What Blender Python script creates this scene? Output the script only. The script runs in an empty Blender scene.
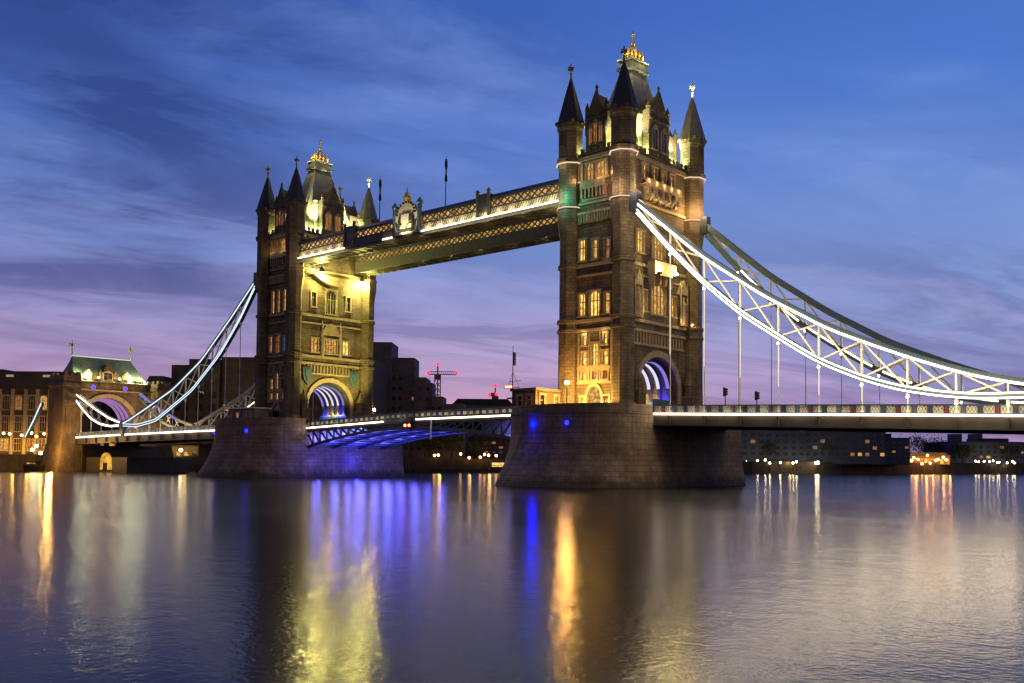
import bpy, bmesh, math, random
from mathutils import Vector
R = math.radians
random.seed(7)
SC = bpy.context.scene
COL = SC.collection

# ------------------------------------------------------------------ camera
CAM = Vector((90.5207, -124.0838, 3.3828))
YAW, PITCH, ROLL, FPX, CXP, CYP = -0.7133, 0.0474, 0.008, 981.89, 550.03, 415.87
cd = bpy.data.cameras.new('camera'); cam = bpy.data.objects.new('camera', cd); COL.objects.link(cam)
sy, cy = math.sin(YAW), math.cos(YAW); sp, cp = math.sin(PITCH), math.cos(PITCH)
fwd = Vector((sy * cp, cy * cp, sp)); rgt0 = Vector((cy, -sy, 0)); up0 = rgt0.cross(fwd)
rgt = rgt0 * math.cos(ROLL) + up0 * math.sin(ROLL); up = up0 * math.cos(ROLL) - rgt0 * math.sin(ROLL)
from mathutils import Matrix
cam.matrix_world = Matrix(((rgt.x, up.x, -fwd.x, CAM.x), (rgt.y, up.y, -fwd.y, CAM.y), (rgt.z, up.z, -fwd.z, CAM.z), (0, 0, 0, 1)))
cd.sensor_width = 36; cd.lens = FPX / 1024 * 36
cd.shift_x = (512 - CXP) / 1024; cd.shift_y = (CYP - 341.5) / 1024
cd.clip_start = .5; cd.clip_end = 9000
SC.camera = cam

# ------------------------------------------------------------------ world: dusk sky
W = bpy.data.worlds.new('World'); SC.world = W; W.use_nodes = True
nt = W.node_tree; nt.nodes.clear()
def nd(t, tree=None, **k):
    n = (tree or nt).nodes.new(t)
    for a, b in k.items(): setattr(n, a, b)
    return n
def mth(op, a, b=None, tree=None, c=None):
    t = tree or nt
    n = t.nodes.new('ShaderNodeMath'); n.operation = op
    for i, v in enumerate((a, b, c)):
        if v is None: continue
        if hasattr(v, 'is_linked'): t.links.new(v, n.inputs[i])
        else: n.inputs[i].default_value = v
    return n.outputs[0]
def ramp(fac, stops, tree=None, interp='LINEAR'):
    t = tree or nt
    n = t.nodes.new('ShaderNodeValToRGB'); cr = n.color_ramp; cr.interpolation = interp
    while len(cr.elements) < len(stops): cr.elements.new(.5)
    for e, (p, c) in zip(cr.elements, stops):
        e.position = p; e.color = (*c, 1) if len(c) == 3 else c
    t.links.new(fac, n.inputs[0]); return n.outputs[0]
def mixc(fac, a, b, tree=None, mode='MIX'):
    t = tree or nt
    n = t.nodes.new('ShaderNodeMix'); n.data_type = 'RGBA'; n.blend_type = mode
    for s, v in ((n.inputs[0], fac), (n.inputs[6], a), (n.inputs[7], b)):
        if hasattr(v, 'is_linked'): t.links.new(v, s)
        elif isinstance(v, tuple): s.default_value = (*v, 1)
        else: s.default_value = v
    return n.outputs[2]
geo = nd('ShaderNodeTexCoord')
sepn = nd('ShaderNodeSeparateXYZ'); nt.links.new(geo.outputs['Generated'], sepn.inputs[0])
dx, dy, dz = sepn.outputs
zc_ = mth('MAXIMUM', dz, 0.0)
azr = mth('ADD', mth('MULTIPLY', dx, rgt0.x), mth('MULTIPLY', dy, rgt0.y))      # towards the east end of the view
azf = mth('ADD', mth('MULTIPLY', dx, sy), mth('MULTIPLY', dy, cy))              # towards the dawn side
clear = ramp(zc_, [(0, (.48, .23, .37)), (.05, (.57, .32, .46)), (.12, (.39, .33, .57)), (.20, (.20, .29, .62)), (.30, (.095, .19, .55)), (.42, (.045, .12, .45)), (.8, (.02, .05, .24))])
right_ = ramp(zc_, [(0, (.20, .15, .32)), (.06, (.22, .21, .43)), (.14, (.215, .28, .54)), (.24, (.15, .25, .57)), (.36, (.065, .17, .54)), (.8, (.02, .06, .28))])
rf = mth('SMOOTH_MIN', mth('MAXIMUM', mth('MULTIPLY', mth('SUBTRACT', azr, .02), 3.0), 0), 1, c=.2)
base = mixc(rf, clear, right_)
# cloud sheets: direction projected on a flat layer, stretched along the wind
hz = mth('ADD', dz, .10)
cu = mth('DIVIDE', dx, hz); cv = mth('DIVIDE', dy, hz)
ang = R(66)
wu = mth('ADD', mth('MULTIPLY', cu, math.cos(ang)), mth('MULTIPLY', cv, math.sin(ang)))
wv = mth('SUBTRACT', mth('MULTIPLY', cv, math.cos(ang)), mth('MULTIPLY', cu, math.sin(ang)))
def cloud(su, sv, scale, detail, rough, dist, lo, hi, off):
    comb = nd('ShaderNodeCombineXYZ')
    nt.links.new(mth('MULTIPLY', wu, su), comb.inputs[0]); nt.links.new(mth('MULTIPLY', wv, sv), comb.inputs[1]); comb.inputs[2].default_value = off
    n = nd('ShaderNodeTexNoise'); n.inputs['Scale'].default_value = scale; n.inputs['Detail'].default_value = detail
    n.inputs['Roughness'].default_value = rough; n.inputs['Distortion'].default_value = dist
    nt.links.new(comb.outputs[0], n.inputs['Vector'])
    m = nd('ShaderNodeMapRange'); m.interpolation_type = 'SMOOTHSTEP'
    m.inputs[1].default_value = lo; m.inputs[2].default_value = hi
    nt.links.new(n.outputs['Fac'], m.inputs[0]); return m.outputs[0]
c_dark = cloud(.62, .86, .95, 8, .58, .7, .34, .62, 3.3)
c_fine = cloud(.7, 1.1, 2.0, 8, .62, .7, .42, .70, 9.1)
c_big = cloud(.5, .6, .45, 3, .5, .3, .36, .66, 1.7)
leftness = mth('MINIMUM', mth('MAXIMUM', mth('ADD', mth('MULTIPLY', azr, -1.9), .32), .14), 1)
lowness = ramp(zc_, [(0, (.3,) * 3), (.10, (.62,) * 3), (.17, (.95,) * 3), (.3, (1,) * 3), (1, (1,) * 3)])
dens = mth('MINIMUM', mth('ADD', mth('MULTIPLY', c_dark, .75), mth('ADD', mth('MULTIPLY', c_fine, .5), mth('MULTIPLY', c_big, .35))), 1)
c_right = cloud(.55, 1.15, 1.15, 8, .62, 1.1, .36, .60, 21.4)
band = ramp(zc_, [(0, (.5,) * 3), (.07, (.85,) * 3), (.16, (.85,) * 3), (.24, (.3,) * 3), (.4, (.22,) * 3)])
dens = mth('MAXIMUM', mth('MULTIPLY', mth('MULTIPLY', dens, leftness), lowness), mth('MULTIPLY', mth('MULTIPLY', c_right, band), .68))
dcol = ramp(zc_, [(0, (.19, .10, .20)), (.07, (.155, .105, .25)), (.16, (.066, .070, .22)), (.30, (.026, .050, .20)), (.5, (.016, .040, .20))])
sky1 = mixc(mth('MULTIPLY', dens, .92), base, dcol)
lit = mth('MULTIPLY', mth('MULTIPLY', cloud(.6, .95, 1.4, 8, .6, .8, .46, .74, 15.), .72), mth('SUBTRACT', 1, mth('MULTIPLY', dens, .35)))
lcol = ramp(zc_, [(0, (.60, .33, .46)), (.1, (.44, .33, .54)), (.18, (.28, .31, .58)), (.28, (.19, .28, .60)), (.5, (.10, .20, .56))])
sky2 = mixc(lit, sky1, lcol)
# the night side behind the camera is darker
back = nd('ShaderNodeMapRange'); back.inputs[1].default_value = -.5; back.inputs[2].default_value = .45; back.inputs[3].default_value = .16; back.inputs[4].default_value = 1
nt.links.new(azf, back.inputs[0])
sky3a = mixc(1.0, sky2, back.outputs[0], mode='MULTIPLY')
# glow of the city low over the bank behind the camera
gl1 = nd('ShaderNodeMapRange'); gl1.inputs[1].default_value = .25; gl1.inputs[2].default_value = -.5
nt.links.new(azf, gl1.inputs[0])
glow = ramp(zc_, [(0, (.21, .145, .10)), (.25, (.15, .105, .08)), (.7, (.02, .02, .03))])
sky3 = mixc(gl1.outputs[0], sky3a, mixc(1., sky3a, glow, mode='ADD'))
st = nd('ShaderNodeTexSky', sky_type='NISHITA', sun_disc=False, sun_elevation=R(-3), sun_rotation=R(60))
bg1 = nd('ShaderNodeBackground'); nt.links.new(sky3, bg1.inputs[0]); bg1.inputs[1].default_value = 1.2
bg2 = nd('ShaderNodeBackground'); nt.links.new(st.outputs[0], bg2.inputs[0]); bg2.inputs[1].default_value = .05
add = nd('ShaderNodeAddShader'); nt.links.new(bg1.outputs[0], add.inputs[0]); nt.links.new(bg2.outputs[0], add.inputs[1])
wo = nd('ShaderNodeOutputWorld'); nt.links.new(add.outputs[0], wo.inputs[0])
# faint twilight glow from below the horizon side
sd = bpy.data.lights.new('twilight_sun', 'SUN'); sd.energy = .04; sd.angle = R(25); sd.color = (1, .72, .7)
so = bpy.data.objects.new('twilight_sun', sd); COL.objects.link(so); so.rotation_euler = (R(84), 0, R(180 - 60))
SC.view_settings.view_transform = 'Standard'; SC.view_settings.look = 'None'; SC.view_settings.exposure = 0; SC.view_settings.gamma = 1
SC.cycles.use_denoising = True; SC.cycles.max_bounces = 6; SC.cycles.diffuse_bounces = 2; SC.cycles.glossy_bounces = 3
SC.cycles.sample_clamp_indirect = 4; SC.cycles.sample_clamp_direct = 0; SC.cycles.use_light_tree = True
SC.cycles.pixel_filter_type = 'BLACKMAN_HARRIS'; SC.cycles.filter_width = 1.4
SC.cycles.caustics_reflective = False; SC.cycles.caustics_refractive = False

# ------------------------------------------------------------------ materials
MATS = {}
def newmat(name):
    m = bpy.data.materials.new(name); m.use_nodes = True; m.node_tree.nodes.clear(); MATS[name] = m
    t = m.node_tree; o = t.nodes.new('ShaderNodeOutputMaterial'); return m, t, o
def boxmap(t, sx=1, sz=1):
    tc = t.nodes.new('ShaderNodeTexCoord'); s = t.nodes.new('ShaderNodeSeparateXYZ'); t.links.new(tc.outputs['Object'], s.inputs[0])
    c = t.nodes.new('ShaderNodeCombineXYZ')
    t.links.new(mth('MULTIPLY', mth('ADD', s.outputs[0], s.outputs[1], t), sx, t), c.inputs[0])
    t.links.new(mth('MULTIPLY', s.outputs[2], sz, t), c.inputs[1]); return c.outputs[0], tc, s
def principled(t, o, **k):
    b = t.nodes.new('ShaderNodeBsdfPrincipled')
    for a, v in k.items():
        s = b.inputs[a.replace('_', ' ')]
        if hasattr(v, 'is_linked'): t.links.new(v, s)
        elif isinstance(v, tuple): s.default_value = (*v, 1)
        else: s.default_value = v
    t.links.new(b.outputs[0], o.inputs[0]); return b
def noise(t, vec, scale, detail=4, rough=.55):
    n = t.nodes.new('ShaderNodeTexNoise'); n.inputs['Scale'].default_value = scale; n.inputs['Detail'].default_value = detail; n.inputs['Roughness'].default_value = rough
    if vec is not None: t.links.new(vec, n.inputs['Vector'])
    return n.outputs['Fac']
def masonry(name, c1, c2, mortar, bw, bh, bump=.5, rough=.85, wear=.5, tide=None, msize=.03):
    m, t, o = newmat(name); v, tc, s = boxmap(t)
    br = t.nodes.new('ShaderNodeTexBrick'); t.links.new(v, br.inputs['Vector'])
    br.inputs['Color1'].default_value = (*c1, 1); br.inputs['Color2'].default_value = (*c2, 1); br.inputs['Mortar'].default_value = (*mortar, 1)
    br.inputs['Scale'].default_value = 1; br.inputs['Brick Width'].default_value = bw; br.inputs['Row Height'].default_value = bh
    br.inputs['Mortar Size'].default_value = msize; br.inputs['Mortar Smooth'].default_value = .4
    n1 = noise(t, tc.outputs['Object'], .35, 5, .6); n2 = noise(t, tc.outputs['Object'], 3.1, 4)
    st_ = ramp(n1, [(.3, (1 - wear,) * 3), (.7, (1.15,) * 3)], t)
    col = mixc(1.0, br.outputs['Color'], st_, t, 'MULTIPLY')
    st2 = ramp(n2, [(.3, (.8,) * 3), (.7, (1.12,) * 3)], t)
    col = mixc(1.0, col, st2, t, 'MULTIPLY')
    mpv = t.nodes.new('ShaderNodeMapping'); t.links.new(tc.outputs['Object'], mpv.inputs[0]); mpv.inputs['Scale'].default_value = (1., 1., .09)
    st3 = ramp(noise(t, mpv.outputs[0], 1.3, 5, .65), [(.36, (.62, .60, .58)), (.6, (1.08, 1.08, 1.08))], t)
    col = mixc(.6, col, st3, t, 'MULTIPLY')
    if tide:
        zz = mth('ADD', s.outputs[2], mth('MULTIPLY', n1, 1.6, t), t)
        f = ramp(mth('DIVIDE', zz, 10, t), [(tide / 10 - .03, (.36, .38, .30)), (tide / 10 + .09, (1, 1, 1))], t)
        col = mixc(1.0, col, f, t, 'MULTIPLY')
    bp = t.nodes.new('ShaderNodeBump'); bp.inputs['Strength'].default_value = bump; bp.inputs['Distance'].default_value = .06
    h = mth('ADD', mth('MULTIPLY', br.outputs['Fac'], -1, t), mth('MULTIPLY', n2, .6, t), t)
    t.links.new(h, bp.inputs['Height'])
    principled(t, o, Base_Color=col, Roughness=rough, Normal=bp.outputs[0]); return m
def plain(name, col, rough=.6, metal=0., var=.25, scale=1.5, bump=0.):
    m, t, o = newmat(name); tc = t.nodes.new('ShaderNodeTexCoord')
    n = noise(t, tc.outputs['Object'], scale, 5, .6)
    f = ramp(n, [(.3, (1 - var,) * 3), (.7, (1 + var * .5,) * 3)], t)
    c = mixc(1.0, col, f, t, 'MULTIPLY')
    k = dict(Base_Color=c, Roughness=rough, Metallic=metal)
    if bump:
        bp = t.nodes.new('ShaderNodeBump'); bp.inputs['Strength'].default_value = bump; bp.inputs['Distance'].default_value = .1
        t.links.new(noise(t, tc.outputs['Object'], scale * 6, 4), bp.inputs['Height']); k['Normal'] = bp.outputs[0]
    principled(t, o, **k); return m
def emit(name, col, strength, vary=None, base=(.5, .5, .5)):
    m, t, o = newmat(name); e = t.nodes.new('ShaderNodeEmission'); e.inputs[0].default_value = (*col, 1); e.inputs[1].default_value = strength
    if vary:
        tc = t.nodes.new('ShaderNodeTexCoord')
        n = noise(t, tc.outputs['Object'], vary, 3, .7)
        f = ramp(n, [(.32, (.25, .16, .06)), (.5, (.75, .65, .5)), (.68, (1.3, 1.25, 1.1))], t)
        t.links.new(mixc(1.0, col, f, t, 'MULTIPLY'), e.inputs[0])
    t.links.new(e.outputs[0], o.inputs[0]); return m
STONE = masonry('granite_ashlar', (.225, .17, .11), (.15, .113, .074), (.08, .062, .043), 1.1, .48, .9, msize=.035)
TRIM = plain('dressed_stone', (.37, .29, .185), .8, 0, .35, 1.2, .3)
WETST = masonry('stained_granite', (.20, .155, .118), (.165, .127, .096), (.12, .093, .07), 1.9, .75, .8, .75, .65, tide=2.8, msize=.05)
PIERST = masonry('pier_granite', (.33, .235, .155), (.25, .178, .118), (.175, .125, .085), 1.9, .75, .7, wear=.5, tide=1.5, msize=.05)
SLATE = masonry('roof_slate', (.33, .32, .23), (.26, .25, .19), (.14, .14, .11), .5, .32, .5, .55, .35)
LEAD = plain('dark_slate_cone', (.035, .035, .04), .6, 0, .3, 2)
GOLD = plain('gilding', (.80, .52, .12), .45, .55, .2, 4)
BLUE = plain('blue_painted_steel', (.07, .125, .17), .45, 0, .2, 2)
NAVY = plain('dark_blue_painted_steel', (.025, .04, .075), .45, 0, .2, 2)
WHITE = plain('white_painted_steel', (.66, .66, .6), .45, 0, .12, 2)
RED = plain('red_painted_steel', (.22, .02, .025), .45, 0, .1, 2)
DARKST = plain('dark_girder_steel', (.055, .045, .035), .5, 0, .3, .8)
WALKST = plain('walkway_steel', (.10, .105, .088), .5, 0, .25, 1)
ROOFM = plain('walkway_roof_lead', (.06, .065, .07), .5, 0, .2, 1)
ASPH = plain('asphalt', (.045, .045, .048), .85, 0, .3, .6)
BLACK = plain('black_metal', (.015, .015, .016), .5, 0, .2, 3)
TEAL = plain('teal_painted_panel', (.045, .13, .14), .45, 0, .3, .8)
COPPER = masonry('green_slate_roof', (.30, .36, .24), (.23, .29, .19), (.12, .15, .10), .7, .45, .5, .6, .4)
FLAGM = plain('furled_flag_cloth', (.03, .03, .07), .9, 0, .4, 2)
CONC = plain('concrete', (.16, .135, .12), .85, 0, .4, .25, .2)
DKB = masonry('dark_brick', (.105, .072, .055), (.08, .055, .042), (.06, .05, .04), .45, .15, .3)
OLDB = masonry('dark_stock_brick', (.13, .085, .05), (.10, .065, .04), (.06, .045, .03), .6, .22, .4)  # darker tone of stock brick for the long warehouse
WARMB = masonry('yellow_stock_brick', (.24, .155, .075), (.19, .12, .06), (.11, .08, .05), .6, .22, .4)
HOTEL = plain('hotel_concrete_hazed', (.13, .11, .13), .85, 0, .35, .3)  # tone lifted to paint some haze over the hotel
FARB = plain('far_building_hazed', (.06, .085, .16), .9, 0, .3, .1)  # blue in the colour paints in distance haze
FARR = plain('far_roof', (.03, .04, .07), .8, 0, .3, .2)
TILE = plain('dark_roof_tile', (.04, .035, .035), .75, 0, .3, .4)
GLD = plain('unlit_glass', (.02, .025, .035), .12, 0, .1, 1)
TIMBER = plain('weathered_timber', (.05, .04, .03), .85, 0, .4, 1)
GROUNDM = plain('city_ground', (.06, .055, .055), .9, 0, .3, .05)
BARK = plain('bark', (.04, .03, .022), .9, 0, .3, 3)
LEAF = plain('dusk_leaves', (.045, .06, .025), .8, 0, .5, .6)
CREAM = plain('cream_panel', (.62, .56, .40), .6, 0, .1, 2)
PANE_HI = emit('lit_window_bright', (1., .68, .22), 1.7, 1.7)
PANE_MID = emit('lit_window_warm', (1., .60, .21), .85, 1.9)
PANE_LO = emit('lit_window_dim', (1., .48, .2), .36, 2.1)
PANE_BLUE = emit('lit_window_blue', (.15, .32, 1.), .7)
PANE_ORANGE = emit('lit_window_orange', (1., .40, .09), .8, .7)
STRIP_W = emit('warm_white_led', (1., .80, .54), 13.)
STRIP_S = emit('soft_warm_led', (1., .84, .58), 3.5)
STRIP_T = emit('ledge_led', (1., .80, .55), .9)
STRIP_C = emit('cool_white_led', (.74, .88, 1.), 1.3)
STRIP_H = emit('hanger_lit_glow', (1., .86, .70), 1.3)
STRIP_D = emit('deck_led', (1., .78, .54), 9.)
STRIP_P = emit('violet_white_led', (.78, .74, 1.), 1.0)
STRIP_B = emit('blue_led', (.10, .08, 1.), 3.2)
STRIP_V = emit('violet_led', (.36, .26, .95), .75)
LAT_GLOW = emit('walkway_interior_glow', (1., .68, .26), .75, .55)
LAT_GLOW2 = emit('walkway_interior_glow_far', (1., .66, .2), .6, .55)
BULB_O = emit('sodium_lamp', (1., .50, .09), 600)
BULB_W = emit('lamp_white', (1., .78, .42), 60)
BULB_Y = emit('flood_yellow', (1., .84, .28), 260)
BULB_S = emit('shore_lamp', (1., .50, .13), 24)
BULB_R = emit('red_beacon', (1., .03, .07), 3)
BULB_B = emit('blue_beacon', (.0, .0005, 1.), 170)
BULB_B2 = emit('dim_blue_beacon', (.006, .01, 1.), 9)
BULB_RED2 = emit('red_signal', (1., .13, .05), 12)
ORANGEWALL = emit('orange_lit_interior', (1., .30, .05), .9, .15)

# water: long-exposure river
m, t, o = newmat('river_water'); tc = t.nodes.new('ShaderNodeTexCoord')
n1 = noise(t, tc.outputs['Object'], 5.5, 3, .55); n1b = noise(t, tc.outputs['Object'], .75, 4, .6)
mp2 = t.nodes.new('ShaderNodeMapping'); t.links.new(tc.outputs['Object'], mp2.inputs[0]); mp2.inputs['Rotation'].default_value = (0, 0, -YAW); mp2.inputs['Scale'].default_value = (.02, .07, 1)
n2 = noise(t, mp2.outputs[0], 1.4, 4, .6)
bp = t.nodes.new('ShaderNodeBump'); bp.inputs['Strength'].default_value = 1.; bp.inputs['Distance'].default_value = 1.
t.links.new(mth('ADD', mth('MULTIPLY', n1, .0105, t), mth('MULTIPLY', n1b, .018, t), t), bp.inputs['Height'])
rgh = ramp(n2, [(.32, (.125,) * 3), (.68, (.16,) * 3)], t)
df = t.nodes.new('ShaderNodeBsdfDiffuse'); df.inputs[0].default_value = (.006, .008, .014, 1)
gs = t.nodes.new('ShaderNodeBsdfGlossy'); gs.inputs[0].default_value = (.60, .60, .62, 1); t.links.new(rgh, gs.inputs['Roughness']); t.links.new(bp.outputs[0], gs.inputs['Normal'])
fr = t.nodes.new('ShaderNodeFresnel'); fr.inputs[0].default_value = 1.333; mx = t.nodes.new('ShaderNodeMixShader')
t.links.new(fr.outputs[0], mx.inputs[0]); t.links.new(df.outputs[0], mx.inputs[1]); t.links.new(gs.outputs[0], mx.inputs[2]); t.links.new(mx.outputs[0], o.inputs[0])
WATER = m

# ------------------------------------------------------------------ mesh collector
class M:
    def __init__(s): s.v = []; s.f = []
    def add(s, vs, fs):
        b = len(s.v); s.v += [tuple(p) for p in vs]; s.f += [tuple(b + i for i in f) for f in fs]; return s
    def box(s, x0, x1, y0, y1, z0, z1, T=None):
        vs = [(x, y, z) for z in (z0, z1) for y in (y0, y1) for x in (x0, x1)]
        if T: vs = [T(*p) for p in vs]
        return s.add(vs, [(0, 2, 3, 1), (4, 5, 7, 6), (0, 1, 5, 4), (2, 6, 7, 3), (0, 4, 6, 2), (1, 3, 7, 5)])
    def loft(s, rings, cap=True):
        n = len(rings[0]); vs = [p for r in rings for p in r]; fs = []
        for k in range(len(rings) - 1):
            for i in range(n):
                j = (i + 1) % n; fs.append((k * n + i, k * n + j, (k + 1) * n + j, (k + 1) * n + i))
        if cap: fs.append(tuple(reversed(range(n)))); fs.append(tuple((len(rings) - 1) * n + i for i in range(n)))
        return s.add(vs, fs)
    def prism(s, poly, a0, a1, T):                       # poly in (u,z), extruded along n from a0 to a1
        return s.loft([[T(u, a0, z) for u, z in poly], [T(u, a1, z) for u, z in poly]])
    def lathe(s, c, prof, n=8, rot=None):
        rot = math.pi / n if rot is None else rot
        return s.loft([[(c[0] + r * math.cos(rot + 2 * math.pi * i / n), c[1] + r * math.sin(rot + 2 * math.pi * i / n), z) for i in range(n)] for r, z in prof])
    def bar(s, p, q, w, h=None, upv=(0, 0, 1)):
        h = h or w; p, q = Vector(p), Vector(q); d = (q - p).normalized(); u = Vector(upv)
        if abs(d.dot(u)) > .98: u = Vector((0, 1, 0))
        a = d.cross(u).normalized(); b = a.cross(d)
        return s.loft([[e + a * (i * w / 2) + b * (j * h / 2) for i, j in ((-1, -1), (1, -1), (1, 1), (-1, 1))] for e in (p, q)])
    def tube(s, p, q, r, n=8, r2=None):
        p, q = Vector(p), Vector(q); d = (q - p).normalized(); u = Vector((0, 0, 1)) if abs(d.z) < .9 else Vector((1, 0, 0))
        a = d.cross(u).normalized(); b = a.cross(d); r2 = r if r2 is None else r2
        return s.loft([[e + a * (rr * math.cos(2 * math.pi * i / n)) + b * (rr * math.sin(2 * math.pi * i / n)) for i in range(n)] for e, rr in ((p, r), (q, r2))])
    def sweep(s, pts, w, h):                             # rectangular section along a path in a vertical plane; sides stay vertical
        rings = []
        for i, p in enumerate(pts):
            p = Vector(p); a = Vector(pts[max(i - 1, 0)]); b = Vector(pts[min(i + 1, len(pts) - 1)])
            d = (b - a).normalized(); side = d.cross(Vector((0, 0, 1)));
            if side.length < 1e-4: side = Vector((0, 1, 0))
            side.normalize(); n = side.cross(d)
            rings.append([p + side * (i_ * w / 2) + n * (j * h / 2) for i_, j in ((-1, -1), (1, -1), (1, 1), (-1, 1))])
        return s.loft(rings)
    def ball(s, c, r, n=10, m=6, sz=1.):
        prof = [(max(r * math.sin(math.pi * k / m), .02 * r), c[2] - sz * r * math.cos(math.pi * k / m)) for k in range(m + 1)]
        return s.lathe(c, prof, n)
    def build(s, name, mat, parent=None, smooth=False):
        me = bpy.data.meshes.new(name); ox, oy, oz = root_of(parent) if parent else (0, 0, 0)
        me.from_pydata([(x - ox, y - oy, z - oz) for x, y, z in s.v], [], s.f); me.update()
        bm = bmesh.new(); bm.from_mesh(me); bmesh.ops.recalc_face_normals(bm, faces=bm.faces); bm.to_mesh(me); bm.free()
        if smooth:
            for p in me.polygons: p.use_smooth = True
        me.materials.append(mat); ob = bpy.data.objects.new(name, me); COL.objects.link(ob)
        if parent: ob.parent = parent
        return ob
ROOT = {}
def root_of(o):
    while o.parent: o = o.parent
    return ROOT.get(o.name, (0, 0, 0))
def tag(o, label=None, cat=None, group=None, kind=None):
    if label: o['label'] = label
    if cat: o['category'] = cat
    if group: o['group'] = group
    if kind: o['kind'] = kind
    return o
def thing(name, label, cat, loc, group=None):
    o = bpy.data.objects.new(name, None); COL.objects.link(o); o.location = loc; o.empty_display_size = .5
    ROOT[o.name] = tuple(loc); return tag(o, label, cat, group)
def copy_tree(o, parent=None):
    c = o.copy(); COL.objects.link(c); c.parent = parent
    for ch in list(o.children): copy_tree(ch, c)
    return c
def lamp(name, parent, loc, power, color, r=.25, spot=None, aim=None, blend=.6):
    d = bpy.data.lights.new(name, 'SPOT' if spot else 'POINT'); d.energy = power; d.color = color; d.shadow_soft_size = r
    o = bpy.data.objects.new(name, d); COL.objects.link(o)
    if spot: d.spot_size = R(spot); d.spot_blend = blend
    b = root_of(parent) if parent else (0, 0, 0)
    o.location = (loc[0] - b[0], loc[1] - b[1], loc[2] - b[2])
    if aim: o.rotation_euler = (Vector(aim) - Vector(loc)).to_track_quat('-Z', 'Y').to_euler()
    if parent: o.parent = parent
    return o
def at(px, py, d):                                       # point seen in that direction, at depth d metres from where the photographer stood
    x3, y3 = (px - CXP) / FPX, (CYP - py) / FPX
    v = fwd + rgt * x3 + up * y3
    return CAM + v * (d / (v.x * sy + v.y * cy))
def interp(tab, x):
    if x <= tab[0][0]: i = 0
    elif x >= tab[-1][0]: i = len(tab) - 2
    else: i = max(k for k in range(len(tab) - 1) if tab[k][0] <= x)
    (a, b), (c, d) = tab[i], tab[i + 1]; return b + (d - b) * (x - a) / (c - a)
def smooth_tab(tab, x):                                  # quadratic-ish smoothing of the table
    return (interp(tab, x - 1.5) + 2 * interp(tab, x) + interp(tab, x + 1.5)) / 4 if tab[0][0] + 1.5 < x < tab[-1][0] - 1.5 else interp(tab, x)

SPAN = 82.5
NEAR, FAR = 0.0, -SPAN
ROAD = [(-260, 7.6), (-178, 8.9), (-148, 9.4), (-112, 9.75), (-72, 9.75), (-41, 10.75), (-10.6, 10.9), (10.9, 10.35), (33, 9.7), (59, 8.9), (110, 7.4)]
def road(x): return interp(ROAD, x)

# ------------------------------------------------------------------ river and land
wm = M(); wm.add([(-2500, -1500, 0), (1500, -1500, 0), (1500, 2500, 0), (-2500, 2500, 0)], [(0, 1, 2, 3)])
tag(wm.build('river', WATER), 'dark smooth river with long streaks of reflected light', 'river', kind='structure')
shore = [(-186., -400.), (-186., -60.), (-186, 12.)] + [tuple(at(px, 462, d).xy) for px, d in ((330, 292), (420, 310), (460, 316), (600, 330), (750, 347), (880, 380), (1000, 415), (1300, 500), (1800, 700))]
shore = [(float(a), float(b)) for a, b in shore]
gm = M(); g = [(x, y, 3.6) for x, y in shore] + [(900, 3500, 3.6), (-3500, 3500, 3.6), (-3500, -400, 3.6)]
gm.add(g, [tuple(range(len(g)))]); tag(gm.build('ground', GROUNDM), 'dark city ground behind the river wall', 'ground', kind='structure')
qm = M()
for a, b in zip(shore[:-1], shore[1:]):
    A, B = Vector((*a, 0)), Vector((*b, 0)); n = (B - A).cross(Vector((0, 0, 1))).normalized()
    p = [A - n * .1, B - n * .1, B + n * .9, A + n * .9]
    qm.loft([[(q.x, q.y, -2) for q in p], [(q.x, q.y, 4.4) for q in p]])
tag(qm.build('river_wall', DKB), 'dark brick river wall running along the far bank', 'wall')

# ------------------------------------------------------------------ tower
def panel(mb, T, u0, u1, z0, z1, holes, depth=.45):
    us = sorted({u0, u1, *[h[0] for h in holes], *[h[1] for h in holes]}); zs = sorted({z0, z1, *[h[2] for h in holes], *[h[3] for h in holes]})
    for i in range(len(us) - 1):
        for k in range(len(zs) - 1):
            cu_, cz = (us[i] + us[i + 1]) / 2, (zs[k] + zs[k + 1]) / 2
            if any(h[0] < cu_ < h[1] and h[2] < cz < h[3] for h in holes): continue
            mb.add([T(us[i], 0, zs[k]), T(us[i + 1], 0, zs[k]), T(us[i + 1], 0, zs[k + 1]), T(us[i], 0, zs[k + 1])], [(0, 1, 2, 3)])
    for a, b, c, d in holes:
        for (p, q_) in (((a, c), (b, c)), ((b, c), (b, d)), ((b, d), (a, d)), ((a, d), (a, c))):
            mb.add([T(p[0], 0, p[1]), T(q_[0], 0, q_[1]), T(q_[0], -depth, q_[1]), T(p[0], -depth, p[1])], [(0, 1, 2, 3)])
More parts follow.
